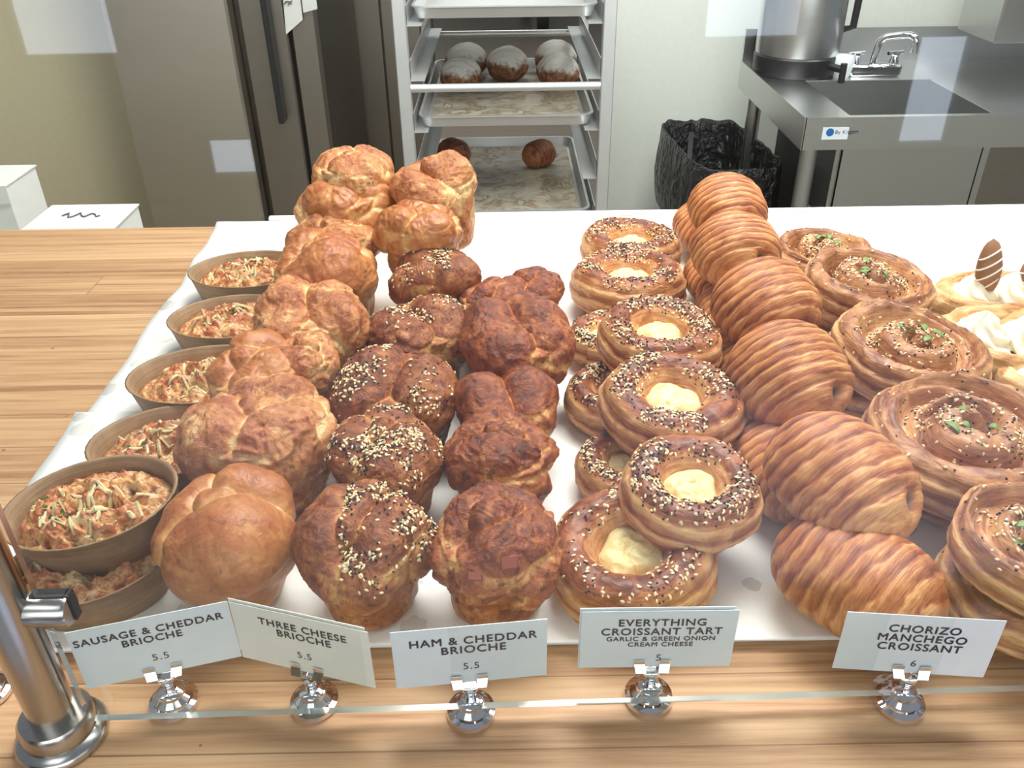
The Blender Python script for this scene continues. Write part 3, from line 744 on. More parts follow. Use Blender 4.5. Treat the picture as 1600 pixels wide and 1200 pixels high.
# --- scallion swirls
def swirl(px, py, w, cz, label, seed, tilt=(0, 0), rot=0, sesame=360, poppy=140, greens=9, hh=.72, name='scallion_swirl'):
    p, R = place(px, py, w, cz); r_ = R/.055
    prof = [(0, 0, 0), (.034, 0, 0), (.047, .002, .6), (.053, .010, 1), (.055, .020, 1), (.0545, .030, 1), (.051, .0385, .8), (.046, .0425, .2)]
    prof += [(x, .0425, 0) for x in (.042, .038, .034, .030, .026, .022, .018, .014, .010, .006, .0)]
    prof = [(a*r_, b*r_*hh/.8, c) for a, b, c in prof]
    top = .0425*r_*hh/.8
    def hf(P, th, SD):
        rho = np.hypot(P[:, 0], P[:, 1])/R
        s = rho*2.1-th/(2*math.pi)+.08*noise(P*30, seed)
        fr = s-np.floor(s); d = np.abs(fr-.5)*2            # 0 in the middle of the arm, 1 in the groove
        gro = np.clip((d-.35)/.65, 0, 1)**1.5
        inner = sstep(.95, .74, rho); up = (P[:, 2] > top*.72)
        moat = np.exp(-((rho-.60)/.085)**2)*.36
        P[:, 2] -= up*inner*(top*(.36*gro*(rho < .86)+moat)-.0)
        P[:, 2] += up*inner*.10*top*np.exp(-(rho/.3)**2)
        hf.g = up*inner*gro; hf.rho = rho
        return P
    P, Fc, lam, SD = revolve(prof, 180, seed, ridge=.0012*r_, low=.07, spiral=.02*r_, hfun=hf, N=110)
    toast = .28+.35*sstep(top*.8, top, P[:, 2])*(hf.rho > .55)+.18*hf.g+.15*fbm(P*40, seed+8, 2)+.18*(hf.rho < .5)
    root = empty(name, (p[0], p[1], cz-.02*r_))
    root.rotation_euler = (Matrix.Rotation(tilt[0], 3, 'X')@Matrix.Rotation(tilt[1], 3, 'Y')@Matrix.Rotation(rot, 3, 'Z')).to_euler()
    body = mesh('pastry_spiral', P, Fc, M['swirl'], root, True, dict(toast=np.clip(toast, 0, 1), stripe=(1-lam*SD-.5*(1-SD)), cavity=P[:, 0]*0))
    def mk(c, nn):
        q = c/R; rho = np.hypot(q[:, 0], q[:, 1])
        return np.clip(nn[:, 2], 0, 1)*(q[:, 2] > .3)*((rho < .58)*(.35+sstep(-.2, .2, noise(q*2.5, seed)))+.10*(rho > .6)*(rho < .95))
    if sesame:
        seeds_on(body, sesame, .0031, M['sesame'], 'sesame_seeds', mk, seed)
        seeds_on(body, poppy, .002, M['poppy'], 'poppy_seeds', mk, seed+1, (1, .8, .7))
    rs = np.random.RandomState(seed)
    for g in range(greens):
        a = rs.uniform(0, 6.28); rr = rs.uniform(.1, .42)*R; zz = top*(.95 if rr < .3*R else .72)
        ang = rs.uniform(0, 6.28); Lg = rs.uniform(.003, .0065)
        c = np.array([rr*math.cos(a), rr*math.sin(a), zz+.002]); V = []
        for i in range(7):
            t = i/6*2-1; wd_ = .0026*math.sqrt(max(0, 1-t*t*.9)); 
            for sgn, zz2 in ((-1, 0.0008), (0, -.0004), (1, .0008)):
                V.append(c+np.array([math.cos(ang)*t*Lg-math.sin(ang)*sgn*wd_, math.sin(ang)*t*Lg+math.cos(ang)*sgn*wd_, zz2+.0025*(1-t*t)]))
        mg = mesh('green_onion', V, [(i*3+j, i*3+j+1, i*3+j+4, i*3+j+3) for i in range(6) for j in range(2)], M['green'], root)
        so = mg.modifiers.new('t', 'SOLIDIFY'); so.thickness = .0006
    tag(root, label, 'pastry', None); return root
swirl(1286, 402, 148, .032, 'dark seeded scallion swirl at the very back of the swirl row', 71, rot=.4)
swirl(1352, 450, 200, .058, 'scallion swirl on the upper layer, second from the back', 72, rot=1.2, tilt=(.05, .05))
swirl(1416, 553, 232, .058, 'scallion swirl on the upper layer, third from the back', 73, rot=2.2, tilt=(.08, .04))
swirl(1500, 690, 290, .058, 'biggest scallion swirl of the right row, pressed against the large striped croissant', 74, rot=3.4, tilt=(.10, -.02), sesame=260)
swirl(1618, 855, 256, .062, 'scallion swirl cut off by the right edge at the front', 75, rot=5.0, tilt=(.10, .02))
swirl(1330, 475, 175, .024, 'lower scallion swirl hidden under the second one', 76, greens=0, hh=.6, sesame=20, poppy=20)
swirl(1360, 590, 190, .024, 'dark lower swirl showing left of the third one', 77, greens=0, hh=.6, sesame=20, poppy=20)
swirl(1480, 735, 225, .024, 'lower swirl showing below the biggest one', 78, greens=0, hh=.6, sesame=20, poppy=20)
swirl(1592, 922, 246, .026, 'darker lower swirl behind the right end of the chorizo card', 79, greens=0, hh=.7, sesame=40, poppy=50)

# --- cream danishes at the right edge
def danish(px, py, w, cz, label, seed, yaw=0.0, topping=2, tilt=0):
    p, R = place(px, py, w, cz)
    nu, nv = 70, 90; u = np.linspace(0, 1, nu); v = np.linspace(0, 2*math.pi, nv, endpoint=False)
    prof = np.array([(0, 0), (.7, 0), (.95, .08), (1.0, .25), (.95, .42), (.82, .47), (.70, .40), (.55, .26), (0, .22)], float)
    d = np.r_[0, np.cumsum(np.hypot(*np.diff(prof, axis=0).T))]; s = np.linspace(0, d[-1], nu)
    r = np.interp(s, d, prof[:, 0]); z = np.interp(s, d, prof[:, 1])
    S, VV = np.meshgrid(np.arange(nu), v, indexing='ij')
    rx = 1.0; ry = .62; e = 1-.10*np.cos(2*VV)*0
    X_ = r[S]*R*rx*np.cos(VV)*e; Y_ = r[S]*R*ry*np.sin(VV)*e; Z_ = z[S]*R
    P = np.stack([X_.ravel(), Y_.ravel(), Z_.ravel()], -1)
    n = fbm(P*45, seed, 3); P = P*(1+.06*n)[:, None]
    ph = P[:, 2]*430/6.28+noise(P*40, seed+1); lam = ph-np.floor(ph)
    P[:, :2] *= (1+.03*(lam-.5)*(P[:, 2] > .002))[:, None]
    root = empty('cream_danish', (p[0], p[1], cz-.25*R)); root.rotation_euler = (tilt, 0, yaw)
    mesh('danish_shell', P, grid_faces(nu, nv), M['danish'], root, True, dict(toast=np.clip(.3+.3*sstep(.3*R, .5*R, P[:, 2])+.2*n, 0, 1), stripe=1-lam, cavity=0*lam))
    # piped cream: ruffled rosettes along the boat
    for k in range(3):
        cx = (-.5+.5*k)*R; nn = 60; mm = 16; rs_ = .34*R
        V = []; 
        for i in range(mm):
            t = i/(mm-1); rad = rs_*(1-t)**.75*(1+.0*t)+.0003
            for j in range(nn):
                a = 2*math.pi*j/nn; ru = 1+.16*math.cos(7*(a+2.2*t))*(1-t*.5)
                V.append((cx+rad*ru*math.cos(a), rad*ru*.85*math.sin(a), .30*R+.36*R*t+.02*R*math.sin(7*a)))
        mesh('piped_cream', V, grid_faces(mm, nn), M['whip'], root)
    rs = np.random.RandomState(seed)
    for k in range(topping):
        c = Vector(((-.42+.62*k)*R, -.05*R, .78*R)); nn = 16; mm = 14; V = []
        for i in range(mm):
            t = i/(mm-1)*2-1
            for j in range(nn):
                a = 2*math.pi*j/nn; q = math.sqrt(max(0, 1-t*t))*(1-.15*t)
                V.append(Vector((.15*R*q*math.cos(a)*(1+.1*math.sin(5*a)), .09*R*q*math.sin(a), .36*R*t)))
        Rt = Euler((rs.uniform(-.2, .2), .25 if k else -.1, rs.uniform(-.4, .4))).to_matrix()
        V = [c+Rt@q for q in V]
        pc = mesh('candied_nut', V, grid_faces(mm, nn), M['fig'], root)
        st = MB()
        for g in range(4):
            zz = (-.2+.13*g)*R; st.tube([c+Rt@Vector((.16*R*math.sqrt(max(.05, 1-(zz/(.36*R))**2))*math.cos(a), .10*R*math.sqrt(max(.05, 1-(zz/(.36*R))**2))*math.sin(a), zz+.09*R*math.cos(a))) for a in np.linspace(-3.1, 0, 10)], .0008, 6)
        st.build('icing_drizzle', M['whip'], pc, True)
    tag(root, label, 'pastry'); return root
danish(1575, 472, 245, .038, 'cream filled danish topped with two iced nuts, farthest of the danishes', 91, .05)
danish(1600, 540, 290, .050, 'cream filled danish with ruffled piping, middle one of the three at the right edge', 92, -.15, topping=0, tilt=.1)
danish(1672, 598, 235, .042, 'cream filled danish cut by the right edge, nearest of the three', 93, .1, topping=0)

# --- oval cups
def cup(px, py, w, cz, label, seed, yaw=0, tilt=(0, 0), hgt=.030, herbs=12, asp=.74, shreds=38):
    p, R = place(px, py, w, cz); r_ = R/.0525; hgt = hgt*r_
    root = empty('sausage_brioche', (p[0], p[1], cz-hgt*.9))
    root.rotation_euler = (Matrix.Rotation(tilt[0], 3, 'X')@Matrix.Rotation(tilt[1], 3, 'Y')@Matrix.Rotation(yaw, 3, 'Z')).to_euler()
    nv = 96; V = []; t_ = .0014
    prof = [(.0, 0), (.80, 0), (.84, .02), (.93, .6), (.99, .985), (1.01, 1.0), (.985, 1.012), (.955, .985), (.90, .6), (.82, .10), (.78, .07), (0, .07)]
    for (a, b) in prof:
        for k in range(nv):
            th = 2*math.pi*k/nv; rip = 1+.004*math.sin(40*th)*(a > .85)
            V.append((a*R*math.cos(th)*rip, a*R*asp*math.sin(th)*rip, b*hgt))
    mesh('paper_cup', V, grid_faces(len(prof), nv), M['cup'], root)
    n, m = 56, 96; rad = np.linspace(0, 1, n)**.8; a = np.linspace(0, 2*math.pi, m, endpoint=False); RR, AA = np.meshgrid(rad, a, indexing='ij')
    X_ = (RR*np.cos(AA)*R*.90).ravel(); Y_ = (RR*np.sin(AA)*R*.90*asp).ravel(); Q = np.stack([X_, Y_, 0*X_+seed*.1], -1)
    h = .58*hgt+.009*r_*(1-RR.ravel()**2)
    w_ = np.stack([noise(Q*50, seed), noise(Q*50+5, seed), 0*X_], -1)*.008
    lump = (fbm((Q+w_)*62, seed, 3, True)-.55)*.0095+fbm((Q+w_)*150, seed+1, 3)*.0022
    Z_ = h+lump*(1-RR.ravel()**6)
    fo = mesh('baked_filling', np.stack([X_, Y_, Z_], -1), grid_faces(n, m), M['filling'], root, True, dict(toast=np.clip(.5+lump*60, 0, 1)))
    # shredded cheese, curved strips draped on the filling
    rs = np.random.RandomState(seed); mb = MB()
    cols = [(rs.uniform(-.45, .55)*R, rs.uniform(-.35, .35)*R*asp) for _ in range(5)]
    def hz(x, y):
        i = np.argmin((X_-x)**2+(Y_-y)**2); return Z_[i]
    for g in range(shreds):
        cx, cy = cols[g % 5]; x = np.clip(cx+rs.normal()*.17*R, -.72*R, .72*R); y = np.clip(cy+rs.normal()*.13*R, -.62*R*asp, .62*R*asp)
        an = rs.uniform(0, 3.14); Ls = rs.uniform(.002, .006); pts = []
        for i in range(5):
            t = i/4*2-1; xx = x+math.cos(an)*t*Ls/1; yy = y+math.sin(an)*t*Ls+.0015*t*t*rs.uniform(-1, 1)
            if (xx/(R*.88))**2+(yy/(R*.88*asp))**2 > 1: pts = []; break
            pts.append((xx, yy, hz(xx, yy)+.0009))
        if len(pts) > 2: rw_ = rs.uniform(.8, 1.7); mb.tube(pts, [.0005*rw_, .0009*rw_, .0010*rw_, .0008*rw_, .0005*rw_], 6)
    tag(mb.build('shredded_cheese', M['shred'], root, True), None, None, None, 'stuff')
    mb = MB(); hx, hy = cols[0]
    for g in range(herbs):
        x = np.clip(hx+rs.normal()*.12*R, -.6*R, .6*R); y = np.clip(hy+rs.normal()*.12*R, -.5*R*asp, .5*R*asp); z = hz(x, y)+.0012; s = rs.uniform(.0010, .0022); an = rs.uniform(0, 3)
        mb.add([(x+math.cos(an+k*1.57)*s, y+math.sin(an+k*1.57)*s*.7, z+rs.uniform(-.0003, .0006)) for k in range(4)]+[(x, y, z-.0012)], [(0, 1, 2, 3), (1, 0, 4), (2, 1, 4), (3, 2, 4), (0, 3, 4)])
    if herbs: tag(mb.build('chopped_chives', M['herb'], root, True), None, None, None, 'stuff')
    tag(root, label, 'pastry cup'); return root
cup(392, 424, 188, .034, 'oval brown paper cup of sausage brioche, farthest of the cups', 101, yaw=.05)
cup(366, 498, 200, .034, 'oval brown paper cup of sausage brioche, second from the back', 102, yaw=.08)
cup(322, 588, 236, .036, 'oval paper cup with cheese and green herb, third from the back', 103, yaw=.10, herbs=18)
cup(275, 690, 262, .034, 'oval paper cup half hidden behind the stacked front cups', 104, yaw=.12)
cup(152, 782, 272, .060, 'oval paper cup of browned casserole with chives, upper of the two at the front', 105, yaw=.10, tilt=(.10, -.10), herbs=26)
cup(142, 880, 262, .030, 'oval paper cup under the front one, behind the post clamp', 106, yaw=.15, tilt=(.02, -.08), herbs=14)
cup(95, 770, 240, .030, 'lower oval paper cup hidden beneath the front pair', 107, yaw=.2, herbs=0) if False else None

# ------------------------------------------------------------------ glass guard, post
zg = .010; ga = at(140, 1122, zg); gb = at(1600, 1075, zg); gyaw = math.atan2(gb[1]-ga[1], gb[0]-ga[0])
gx0 = float(ga[0]); GYL = float(ga[1])
g = MB().box((0, -.0019, 0), (1.7, .0019, .60)).build('glass_guard', M['glass'], None, False, loc=(gx0, GYL, zg), rot=(0, 0, gyaw))
g.data.materials.append(M['glass_edge_lit']); g.data.materials.append(M['glass_side_unlit'])
for pl in g.data.polygons:
    if abs(pl.normal.y) < .5: pl.material_index = 2 if abs(pl.normal.x) > .5 else 1
tag(g, 'clear upright glass guard pane in front of the pastries', 'glass pane')

pb = at(97, 1150)
PX, PY = float(pb[0])+.001, float(pb[1])
post = empty('guard_post', (PX, PY, 0)); tag(post, 'round brushed steel post holding the glass at the left', 'post')
MB().lathe([(.0, 0), (.0225, 0), (.0235, .002), (.0235, .0035), (.022, .006), (.0185, .0075), (.0185, .017), (.017, .019), (.0, .019)], n=56).build('base_flange', M['post'], post, True)
MB().lathe([(.0, .018), (.0116, .018), (.0116, .75), (.0, .75)], n=56).build('pole', M['post'], post, True)
cl = atY(80, 958, PY)
czz = float(cl[2]); 
gx = float(gx0-PX); gyo = GYL-PY
clamp = MB().tube([(.006, gyo-.001, czz), (gx+.013, gyo-.001, czz), (gx+.0145, gyo-.001, czz)], [.0085, .0085, .0075], 32).build('glass_clamp', M['post'], post, True)
ck = MB(); ck.box((gx-.003, gyo-.0022, czz+.0055), (gx+.0136, gyo+.0040, czz+.0088)).box((gx+.0130, gyo-.001, czz-.0075), (gx+.0155, gyo+.0040, czz+.0088))
ck.build('clamp_gasket', M['rubber'], clamp)

# ------------------------------------------------------------------ price cards and holders
def text_mesh(s, size, bold=0, shear=0):
    cu = bpy.data.curves.new('txt', 'FONT'); cu.body = s; cu.size = size; cu.align_x = 'CENTER'; cu.align_y = 'CENTER'; cu.shear = shear; cu.space_character = 1.12
    cu.resolution_u = 4
    o = bpy.data.objects.new('t', cu); COL.objects.link(o); dg = bpy.context.evaluated_depsgraph_get()
    me = bpy.data.meshes.new_from_object(o.evaluated_get(dg)); bpy.data.objects.remove(o)
    if bold:
        V = [tuple(v.co) for v in me.vertices]; Fs = [tuple(p.vertices) for p in me.polygons]; n = len(V); VV = []; FF = []
        for q, (dx, dy) in enumerate(((0, 0), (bold, 0), (-bold, 0), (0, bold), (0, -bold))):
            VV += [(x+dx*size, y+dy*size, z+q*.00002) for x, y, z in V]; FF += [tuple(i+q*n for i in f) for f in Fs]
        me = bpy.data.meshes.new('lettering'); me.from_pydata(VV, [], FF); me.update()
    return me
PZ = [.27]
def card(bl, br, hgt_px, zb, lines, price, mat, label, hp, layers=1, pshift=0):
    a = at(*bl, zb); b = at(*br, zb); W = float(np.linalg.norm(a-b)); c = (a+b)/2; yaw = math.atan2(b[1]-a[1], b[0]-a[0])
    dp = depth(c); Hc = hgt_px
    root = empty('price_card', (c[0], c[1], zb), (0, 0, yaw)); tag(root, label, 'sign')
    MB().box((-W/2, -.0002, 0), (W/2, .0002, Hc)).build('card', M[mat], root)
    if layers > 1: MB().box((-W/2-.0008, .0008, -.001), (W/2-.002, .0012, Hc+.0015)).build('backing_card', M[mat], root)
    mb = MB()
    for s, sz, zz in lines:
        me = text_mesh(s, sz*W, .022)
        t = bpy.data.objects.new('lettering', me); me.materials.append(M['ink']); link(t, root); t.location = ((-.015 if 'SAUS' in lines[0][0] else .02)*W, -.0004, zz*Hc); t.rotation_euler = (math.pi/2, 0, 0)
        xs = [v.co.x for v in me.vertices]
    me = text_mesh(price, .085*W, .0); me.materials.append(M['ink']); t = bpy.data.objects.new('price', me); link(t, root); t.location = (pshift*W, -.0004, PZ[0]*Hc); t.rotation_euler = (math.pi/2, 0, 0)
    # holder
    off = np.array([c[0], c[1]])
    h = at(*hp); hr = empty('card_holder', (h[0], c[1]+(h[0]-c[0])*math.tan(yaw), 0), (0, 0, yaw)); hr.location.y -= 0
    return root, hr, W
def holder(hr, label, ztop):
    tag(hr, label, 'card holder', None)
    MB().lathe([(.0, 0), (.0125, 0), (.0135, .0015), (.013, .004), (.0105, .005), (.0103, .0075), (.0075, .0095), (.0072, .0115), (.005, .013), (0, .013)], n=40).build('base', M['chrome'], hr, True)
    MB().lathe([(.0, .012), (.0036, .012), (.0032, .016), (.0034, ztop-.008), (.0048, ztop-.0045), (.0048, ztop-.003), (0, ztop-.003)], n=24).build('stem', M['chrome'], hr, True)
    mb = MB()
    for sx in (-1, 1):
        for yy in (-.0014, .0014):
            pts = [(sx*.001, yy*1.2, ztop-.004), (sx*.006, yy*2.6, ztop-.001), (sx*.0068, yy*.7, ztop+.003), (sx*.0070, yy*1.5, ztop+.0068)]
            if yy > 0: pts = pts[:3]
            for i in range(len(pts)-1):
                w0 = .0028; a, b = Vector(pts[i]), Vector(pts[i+1])
                mb.add([a+Vector((-w0, 0, 0)), a+Vector((w0, 0, 0)), b+Vector((w0, 0, 0)), b+Vector((-w0, 0, 0)), a+Vector((-w0, .0006, 0)), a+Vector((w0, .0006, 0)), b+Vector((w0, .0006, 0)), b+Vector((-w0, .0006, 0))],
                       [(0, 1, 2, 3), (7, 6, 5, 4), (0, 4, 5, 1), (1, 5, 6, 2), (2, 6, 7, 3), (3, 7, 4, 0)])
    mb.build('clip', M['chrome'], hr)
ZB = .026
defs = [
 ((137, 1076), (378, 1025), [('SAUSAGE & CHEDDAR', .084, .78), ('BRIOCHE', .084, .63)], '5.5', 'card', 'SAUSAGE & CHEDDAR BRIOCHE price card at the far left', (278, 1088), 1, 0),
 ((380, 1026), (587, 1075), [('THREE CHEESE', .088, .78), ('BRIOCHE', .088, .63)], '5.5', 'card_cream', 'cream THREE CHEESE BRIOCHE price card', (495, 1088), 2, 0),
 ((620, 1076), (854, 1054), [('HAM & CHEDDAR', .094, .76), ('BRIOCHE', .094, .60)], '5.5', 'card', 'HAM & CHEDDAR BRIOCHE price card', (737, 1105), 1, 0),
 ((905, 1043), (1140, 1040), [('EVERYTHING', .088, .80), ('CROISSANT TART', .088, .645), ('GARLIC & GREEN ONION', .056, .52), ('CREAM CHEESE', .056, .42)], '5', 'card', 'EVERYTHING CROISSANT TART price card', (1012, 1088), 2, .02),
 ((1300, 1043), (1536, 1058), [('CHORIZO', .094, .77), ('MANCHEGO', .094, .615), ('CROISSANT', .094, .46)], '6', 'card', 'CHORIZO MANCHEGO CROISSANT price card at the right', (1398, 1088), 1, .02),
]
hl = ['chrome card stand holding the sausage and cheddar card', 'chrome card stand holding the cream three cheese card', 'chrome card stand holding the ham and cheddar card', 'chrome card stand holding the everything tart card', 'chrome card stand holding the chorizo card']
for (bl, br, lines, pr, mt, lab, hp, ly, ps), hlab in zip(defs, hl):
    PZ[0] = .17 if pr in '56' else .30
    r, hr, W = card(bl, br, .0425, ZB, lines, pr, mt, lab, hp, ly, ps); holder(hr, hlab, ZB)
hx_ = at(-18, 1085); hr = empty('card_holder', (hx_[0], hx_[1], 0), (0, 0, .3)); holder(hr, 'chrome card stand cut off at the left edge behind the steel post', ZB)

# ------------------------------------------------------------------ rack with sheet pans
RY = 1.95
RYB = RY+.64
def xz(px, py, y): q = atY(px, py, y); return float(q[0]), float(q[2])
rxl = xz(632, 130, RY)[0]; rxr = xz(948, 130, RY)[0]
rack = empty('bun_pan_rack', ((rxl+rxr)/2, RY, FZ)); tag(rack, 'tall aluminium bun pan rack with slide rails behind the counter', 'rack')
rw = (rxr-rxl)/2; rz1 = 1.72
for sx in (-1, 1):
    for yy in (0, RYB-RY):
        MB().box((sx*rw-.014, yy-.014, .10), (sx*rw+.014, yy+.014, rz1), .002).build('post', M['alu'], rack)
        MB().lathe([(0, 0), (.02, 0), (.02, .1), (0, .1)], (sx*rw, yy, 0), 16).build('caster', M['black'], rack, True)
zmid = xz(790, 136, RY)[1]-FZ
for yy in (0, RYB-RY):
    MB().tube([(-rw, yy, zmid), (rw, yy, zmid)], .009, 16).build('crossbar', M['alu'], rack, True)
    for zz in (.14, rz1-.03): MB().box((-rw, yy-.008, zz-.012), (rw, yy+.008, zz+.012)).build('crossbar', M['alu'], rack)
ztr = [xz(790, 183, RY+.01)[1], xz(790, 332, RY+.01)[1], xz(790, 10, RY+.01)[1]]     # front rim height of trays
step = (ztr[0]-ztr[1])/2
zs = sorted(set([round(ztr[1]+k*step, 4) for k in range(-3, 7)]))
for zz in zs:
    for sx in (-1, 1):
        mb = MB(); z_ = zz-.028-FZ
        mb.box((sx*(rw-.013)-.001 if sx > 0 else -(rw-.013)-.001, 0, z_), ((rw-.013)+.001 if sx > 0 else -(rw-.013)+.001, RYB-RY, z_+.038))
        if sx > 0: mb.box((rw-.045, 0, z_-.002), (rw-.012, RYB-RY, z_))
        else: mb.box((-rw+.012, 0, z_-.002), (-rw+.045, RYB-RY, z_))
        mb.build('slide_rail', M['alu'], rack)
TWH = rw-.022
def pan(zrim, label):
    c = ((rxl+rxr)/2, RY+.01+.32, zrim-.025); root = empty('sheet_pan', c); tag(root, label, 'sheet pan')
    hw, hd = TWH, .31; V = []; Fs = []
    def ring(w, d, z, cr):
        pts = []
        for (sx, sy, a0) in ((1, -1, -90), (1, 1, 0), (-1, 1, 90), (-1, -1, 180)):
            for k in range(6):
                a = math.radians(a0+k*18); pts.append((sx*(w-cr)+cr*math.cos(a), sy*(d-cr)+cr*math.sin(a), z))
        return pts
    rings = [ring(hw-.012, hd-.012, 0, .02), ring(hw-.004, hd-.004, .022, .026), ring(hw, hd, .023, .03), ring(hw, hd, .026, .03), ring(hw-.006, hd-.006, .026, .028), ring(hw-.007, hd-.007, .022, .024), ring(hw-.015, hd-.015, .0015, .02)]
    for r_ in rings: V += r_
    n = 24
    for i in range(len(rings)-1):
        for k in range(n): Fs.append((i*n+k, i*n+(k+1) % n, (i+1)*n+(k+1) % n, (i+1)*n+k))
    Fs += [tuple(range(n-1, -1, -1)), tuple(range((len(rings)-1)*n, len(rings)*n))]
    mesh('pan_body', V, Fs, M['alu'], root, False); autosmooth(root.children[0], 50)
    return c
cm_ = pan(ztr[0], 'sheet pan with five sugared croissants in the rack')
cl_ = pan(ztr[1], 'lowest visible sheet pan with two chocolate croissants left')
ct_ = pan(ztr[2], 'sheet pan at the top edge, empty')
def pan_paper(c, label, seed):
    nx, ny = 50, 60; U, Vv = np.meshgrid(np.linspace(-1, 1, nx), np.linspace(-1, 1, ny), indexing='ij')
    X_ = U*(TWH-.022); Y_ = Vv*.285; Q = np.stack([X_.ravel()*14, Y_.ravel()*14, 0*X_.ravel()+seed], -1)
    Z_ = .003+np.clip(fbm(Q, seed, 3)*.004+.001, 0, .01)
    o = mesh('baking_paper', np.stack([X_.ravel(), Y_.ravel(), Z_], -1), grid_faces(nx, ny, False)[:, ::-1], M['used_paper'], None, True, loc=c); tag(o, label, 'baking paper')
pan_paper(cm_, 'stained baking paper under the sugared croissants', 1); pan_paper(cl_, 'greasy baking paper in the lowest pan', 2)
for i, (px, py, lab) in enumerate(((728, 97, 'sugared croissant at the back left of the pan'), (720, 118, 'sugared croissant at the front left of the pan'), (793, 102, 'sugared croissant alone in the middle of the pan'),
                                   (868, 92, 'sugared croissant at the back right of the pan'), (872, 112, 'sugared croissant at the front right of the pan'))):
    zc = cm_[2]+.034; p = at(px, py, zc); Rr = 62*depth(p)/F/2
    zc = cm_[2]+.0045+Rr*.66; p = at(px, py, zc)
    loaf(0, 0, 0, 0, .1*(i-2), lab, 200+i, Lr=1.15, nm='sugared_croissant', mat='sugar', ramp=3.0, fat=1.0, nrid=6, cav=False, loc=(p[0], p[1], zc), R=Rr, N=(60, 48), group='sugared croissants on the pan', flat=.86)
for i, (px, py, lab, yw) in enumerate(((709, 240, 'chocolate croissant at the left of the lowest pan', .7), (842, 242, 'chocolate croissant at the right of the lowest pan', -.7))):
    zc = cl_[2]+.03; p = at(px, py, zc); Rr = 46*depth(p)/F/2; zc = cl_[2]+.0045+Rr*.72; p = at(px, py, zc)
    loaf(0, 0, 0, 0, yw, lab, 210+i, Lr=1.25, nm='chocolate_croissant', mat='choc_croissant', nrid=9, loc=(p[0], p[1], zc), R=Rr, N=(60, 48), group='chocolate croissants on the lowest pan', flat=1.0)

# distant cart whose casters show through the rack
q = at(845, 48, FZ); 
cart = empty('utility_cart', (float(q[0]), float(q[1]), FZ)); tag(cart, 'distant dark cart of which two black wheels show through the rack', 'cart')
for (px, py) in ((848, 48), (822, 26)):
    w_ = at(px, py, FZ); lx_, ly_ = float(w_[0]-q[0]), float(w_[1]-q[1])
    MB().tube([(lx_-.05, ly_, .13), (lx_+.05, ly_, .13)], .13, 24).build('wheel', M['black'], cart, True)
    MB().box((lx_-.07, ly_-.03, .24), (lx_+.07, ly_+.03, .5)).build('fork', M['steel_dark'], cart)
MB().box((-.9, -.05, .5), (.6, 1.4, .56)).build('deck', M['steel_dark'], cart)

# ------------------------------------------------------------------ refrigerator and left side
FY = 2.35
def xa(px, py=170, y=FY): return float(atY(px, py, y)[0])
fr = empty('refrigerator', (xa(300), FY, FZ)); tag(fr, 'tall stainless steel refrigerator at the left with a dark door gap', 'refrigerator')
ox = xa(300)
x0, x1, x2, x3 = xa(205), xa(394), xa(470), xa(512)
MB().box((x0-ox, .02, .05), (x3-ox, .6, 2.6)).build('cabinet_body', M['steel_deep'], fr)
MB().box((x0-ox, -.04, .10), (x1-ox-.008, .02, 2.55), .006).build('door', M['steel_tan'], fr)
d2 = MB().box((x1-ox+.016, -.03, .10), (x2-ox, .02, 2.55), .004).build('door', M['steel_dark'], fr)
hz0, hz1 = xz(452, 190, FY-.05)[1]-FZ, 2.3
MB().box((xa(443)-ox, -.075, hz0), (xa(452)-ox, -.03, hz1), .003).build('door_handle', M['black'], d2)
MB().box((x2-ox+.008, -.02, .10), (x3-ox, .02, 2.55), .004).build('side_trim', M['steel_dark'], fr)
# dark steel cabinet between refrigerator and rack
DY = 2.98
wx0, wx1 = xa(508, 120, DY), xa(660, 120, DY); sx_ = xa(603, 120, DY)
cb = empty('steel_cabinet', ((wx0+wx1)/2, DY, FZ)); tag(cb, 'dark steel cabinet behind the rack with one vertical seam', 'cabinet')
oc = (wx0+wx1)/2
MB().box((wx0-oc, .02, 0), (wx1-oc, .6, 2.6)).build('carcass', M['steel_deep'], cb)
MB().box((wx0-oc, 0, .08), (sx_-oc-.004, .02, 2.55)).build('door', M['steel_dark'], cb)
MB().box((sx_-oc+.004, 0, .08), (wx1-oc, .02, 2.55)).build('door', M['steel_dark'], cb)
# taped notes
def note(c4px, y, label):
    P = [atY(px, py, y) for px, py in c4px]; V = [tuple(p) for p in P]+[(p[0], p[1]+.001, p[2]) for p in P]
    o = mesh('paper_note', V, [(0, 1, 2, 3), (7, 6, 5, 4), (0, 4, 5, 1), (1, 5, 6, 2), (2, 6, 7, 3), (3, 7, 4, 0)], M['box'], None, False)
    tag(o, label, 'note'); return o
nt = note([(440, -30), (447, 54), (473, 31), (466, -30)], FY-.035, 'white paper note taped to the refrigerator, left one with handwriting')
note([(468, -30), (474, 20), (496, 14), (490, -30)], FY-.036, 'small white note at the top edge, right of the handwritten one')
mb = MB(); zc_ = 0
for i, (a, b) in enumerate((((444, 6), (452, 2)), ((445, 3), (456, 6)), ((450, 8), (457, 1)))):
    mb.tube([atY(*a, FY-.038), atY((a[0]+b[0])/2, (a[1]+b[1])/2-2, FY-.038), atY(*b, FY-.038)], .0012, 6)
mb.build('handwriting', M['ink_grey'], nt, True)
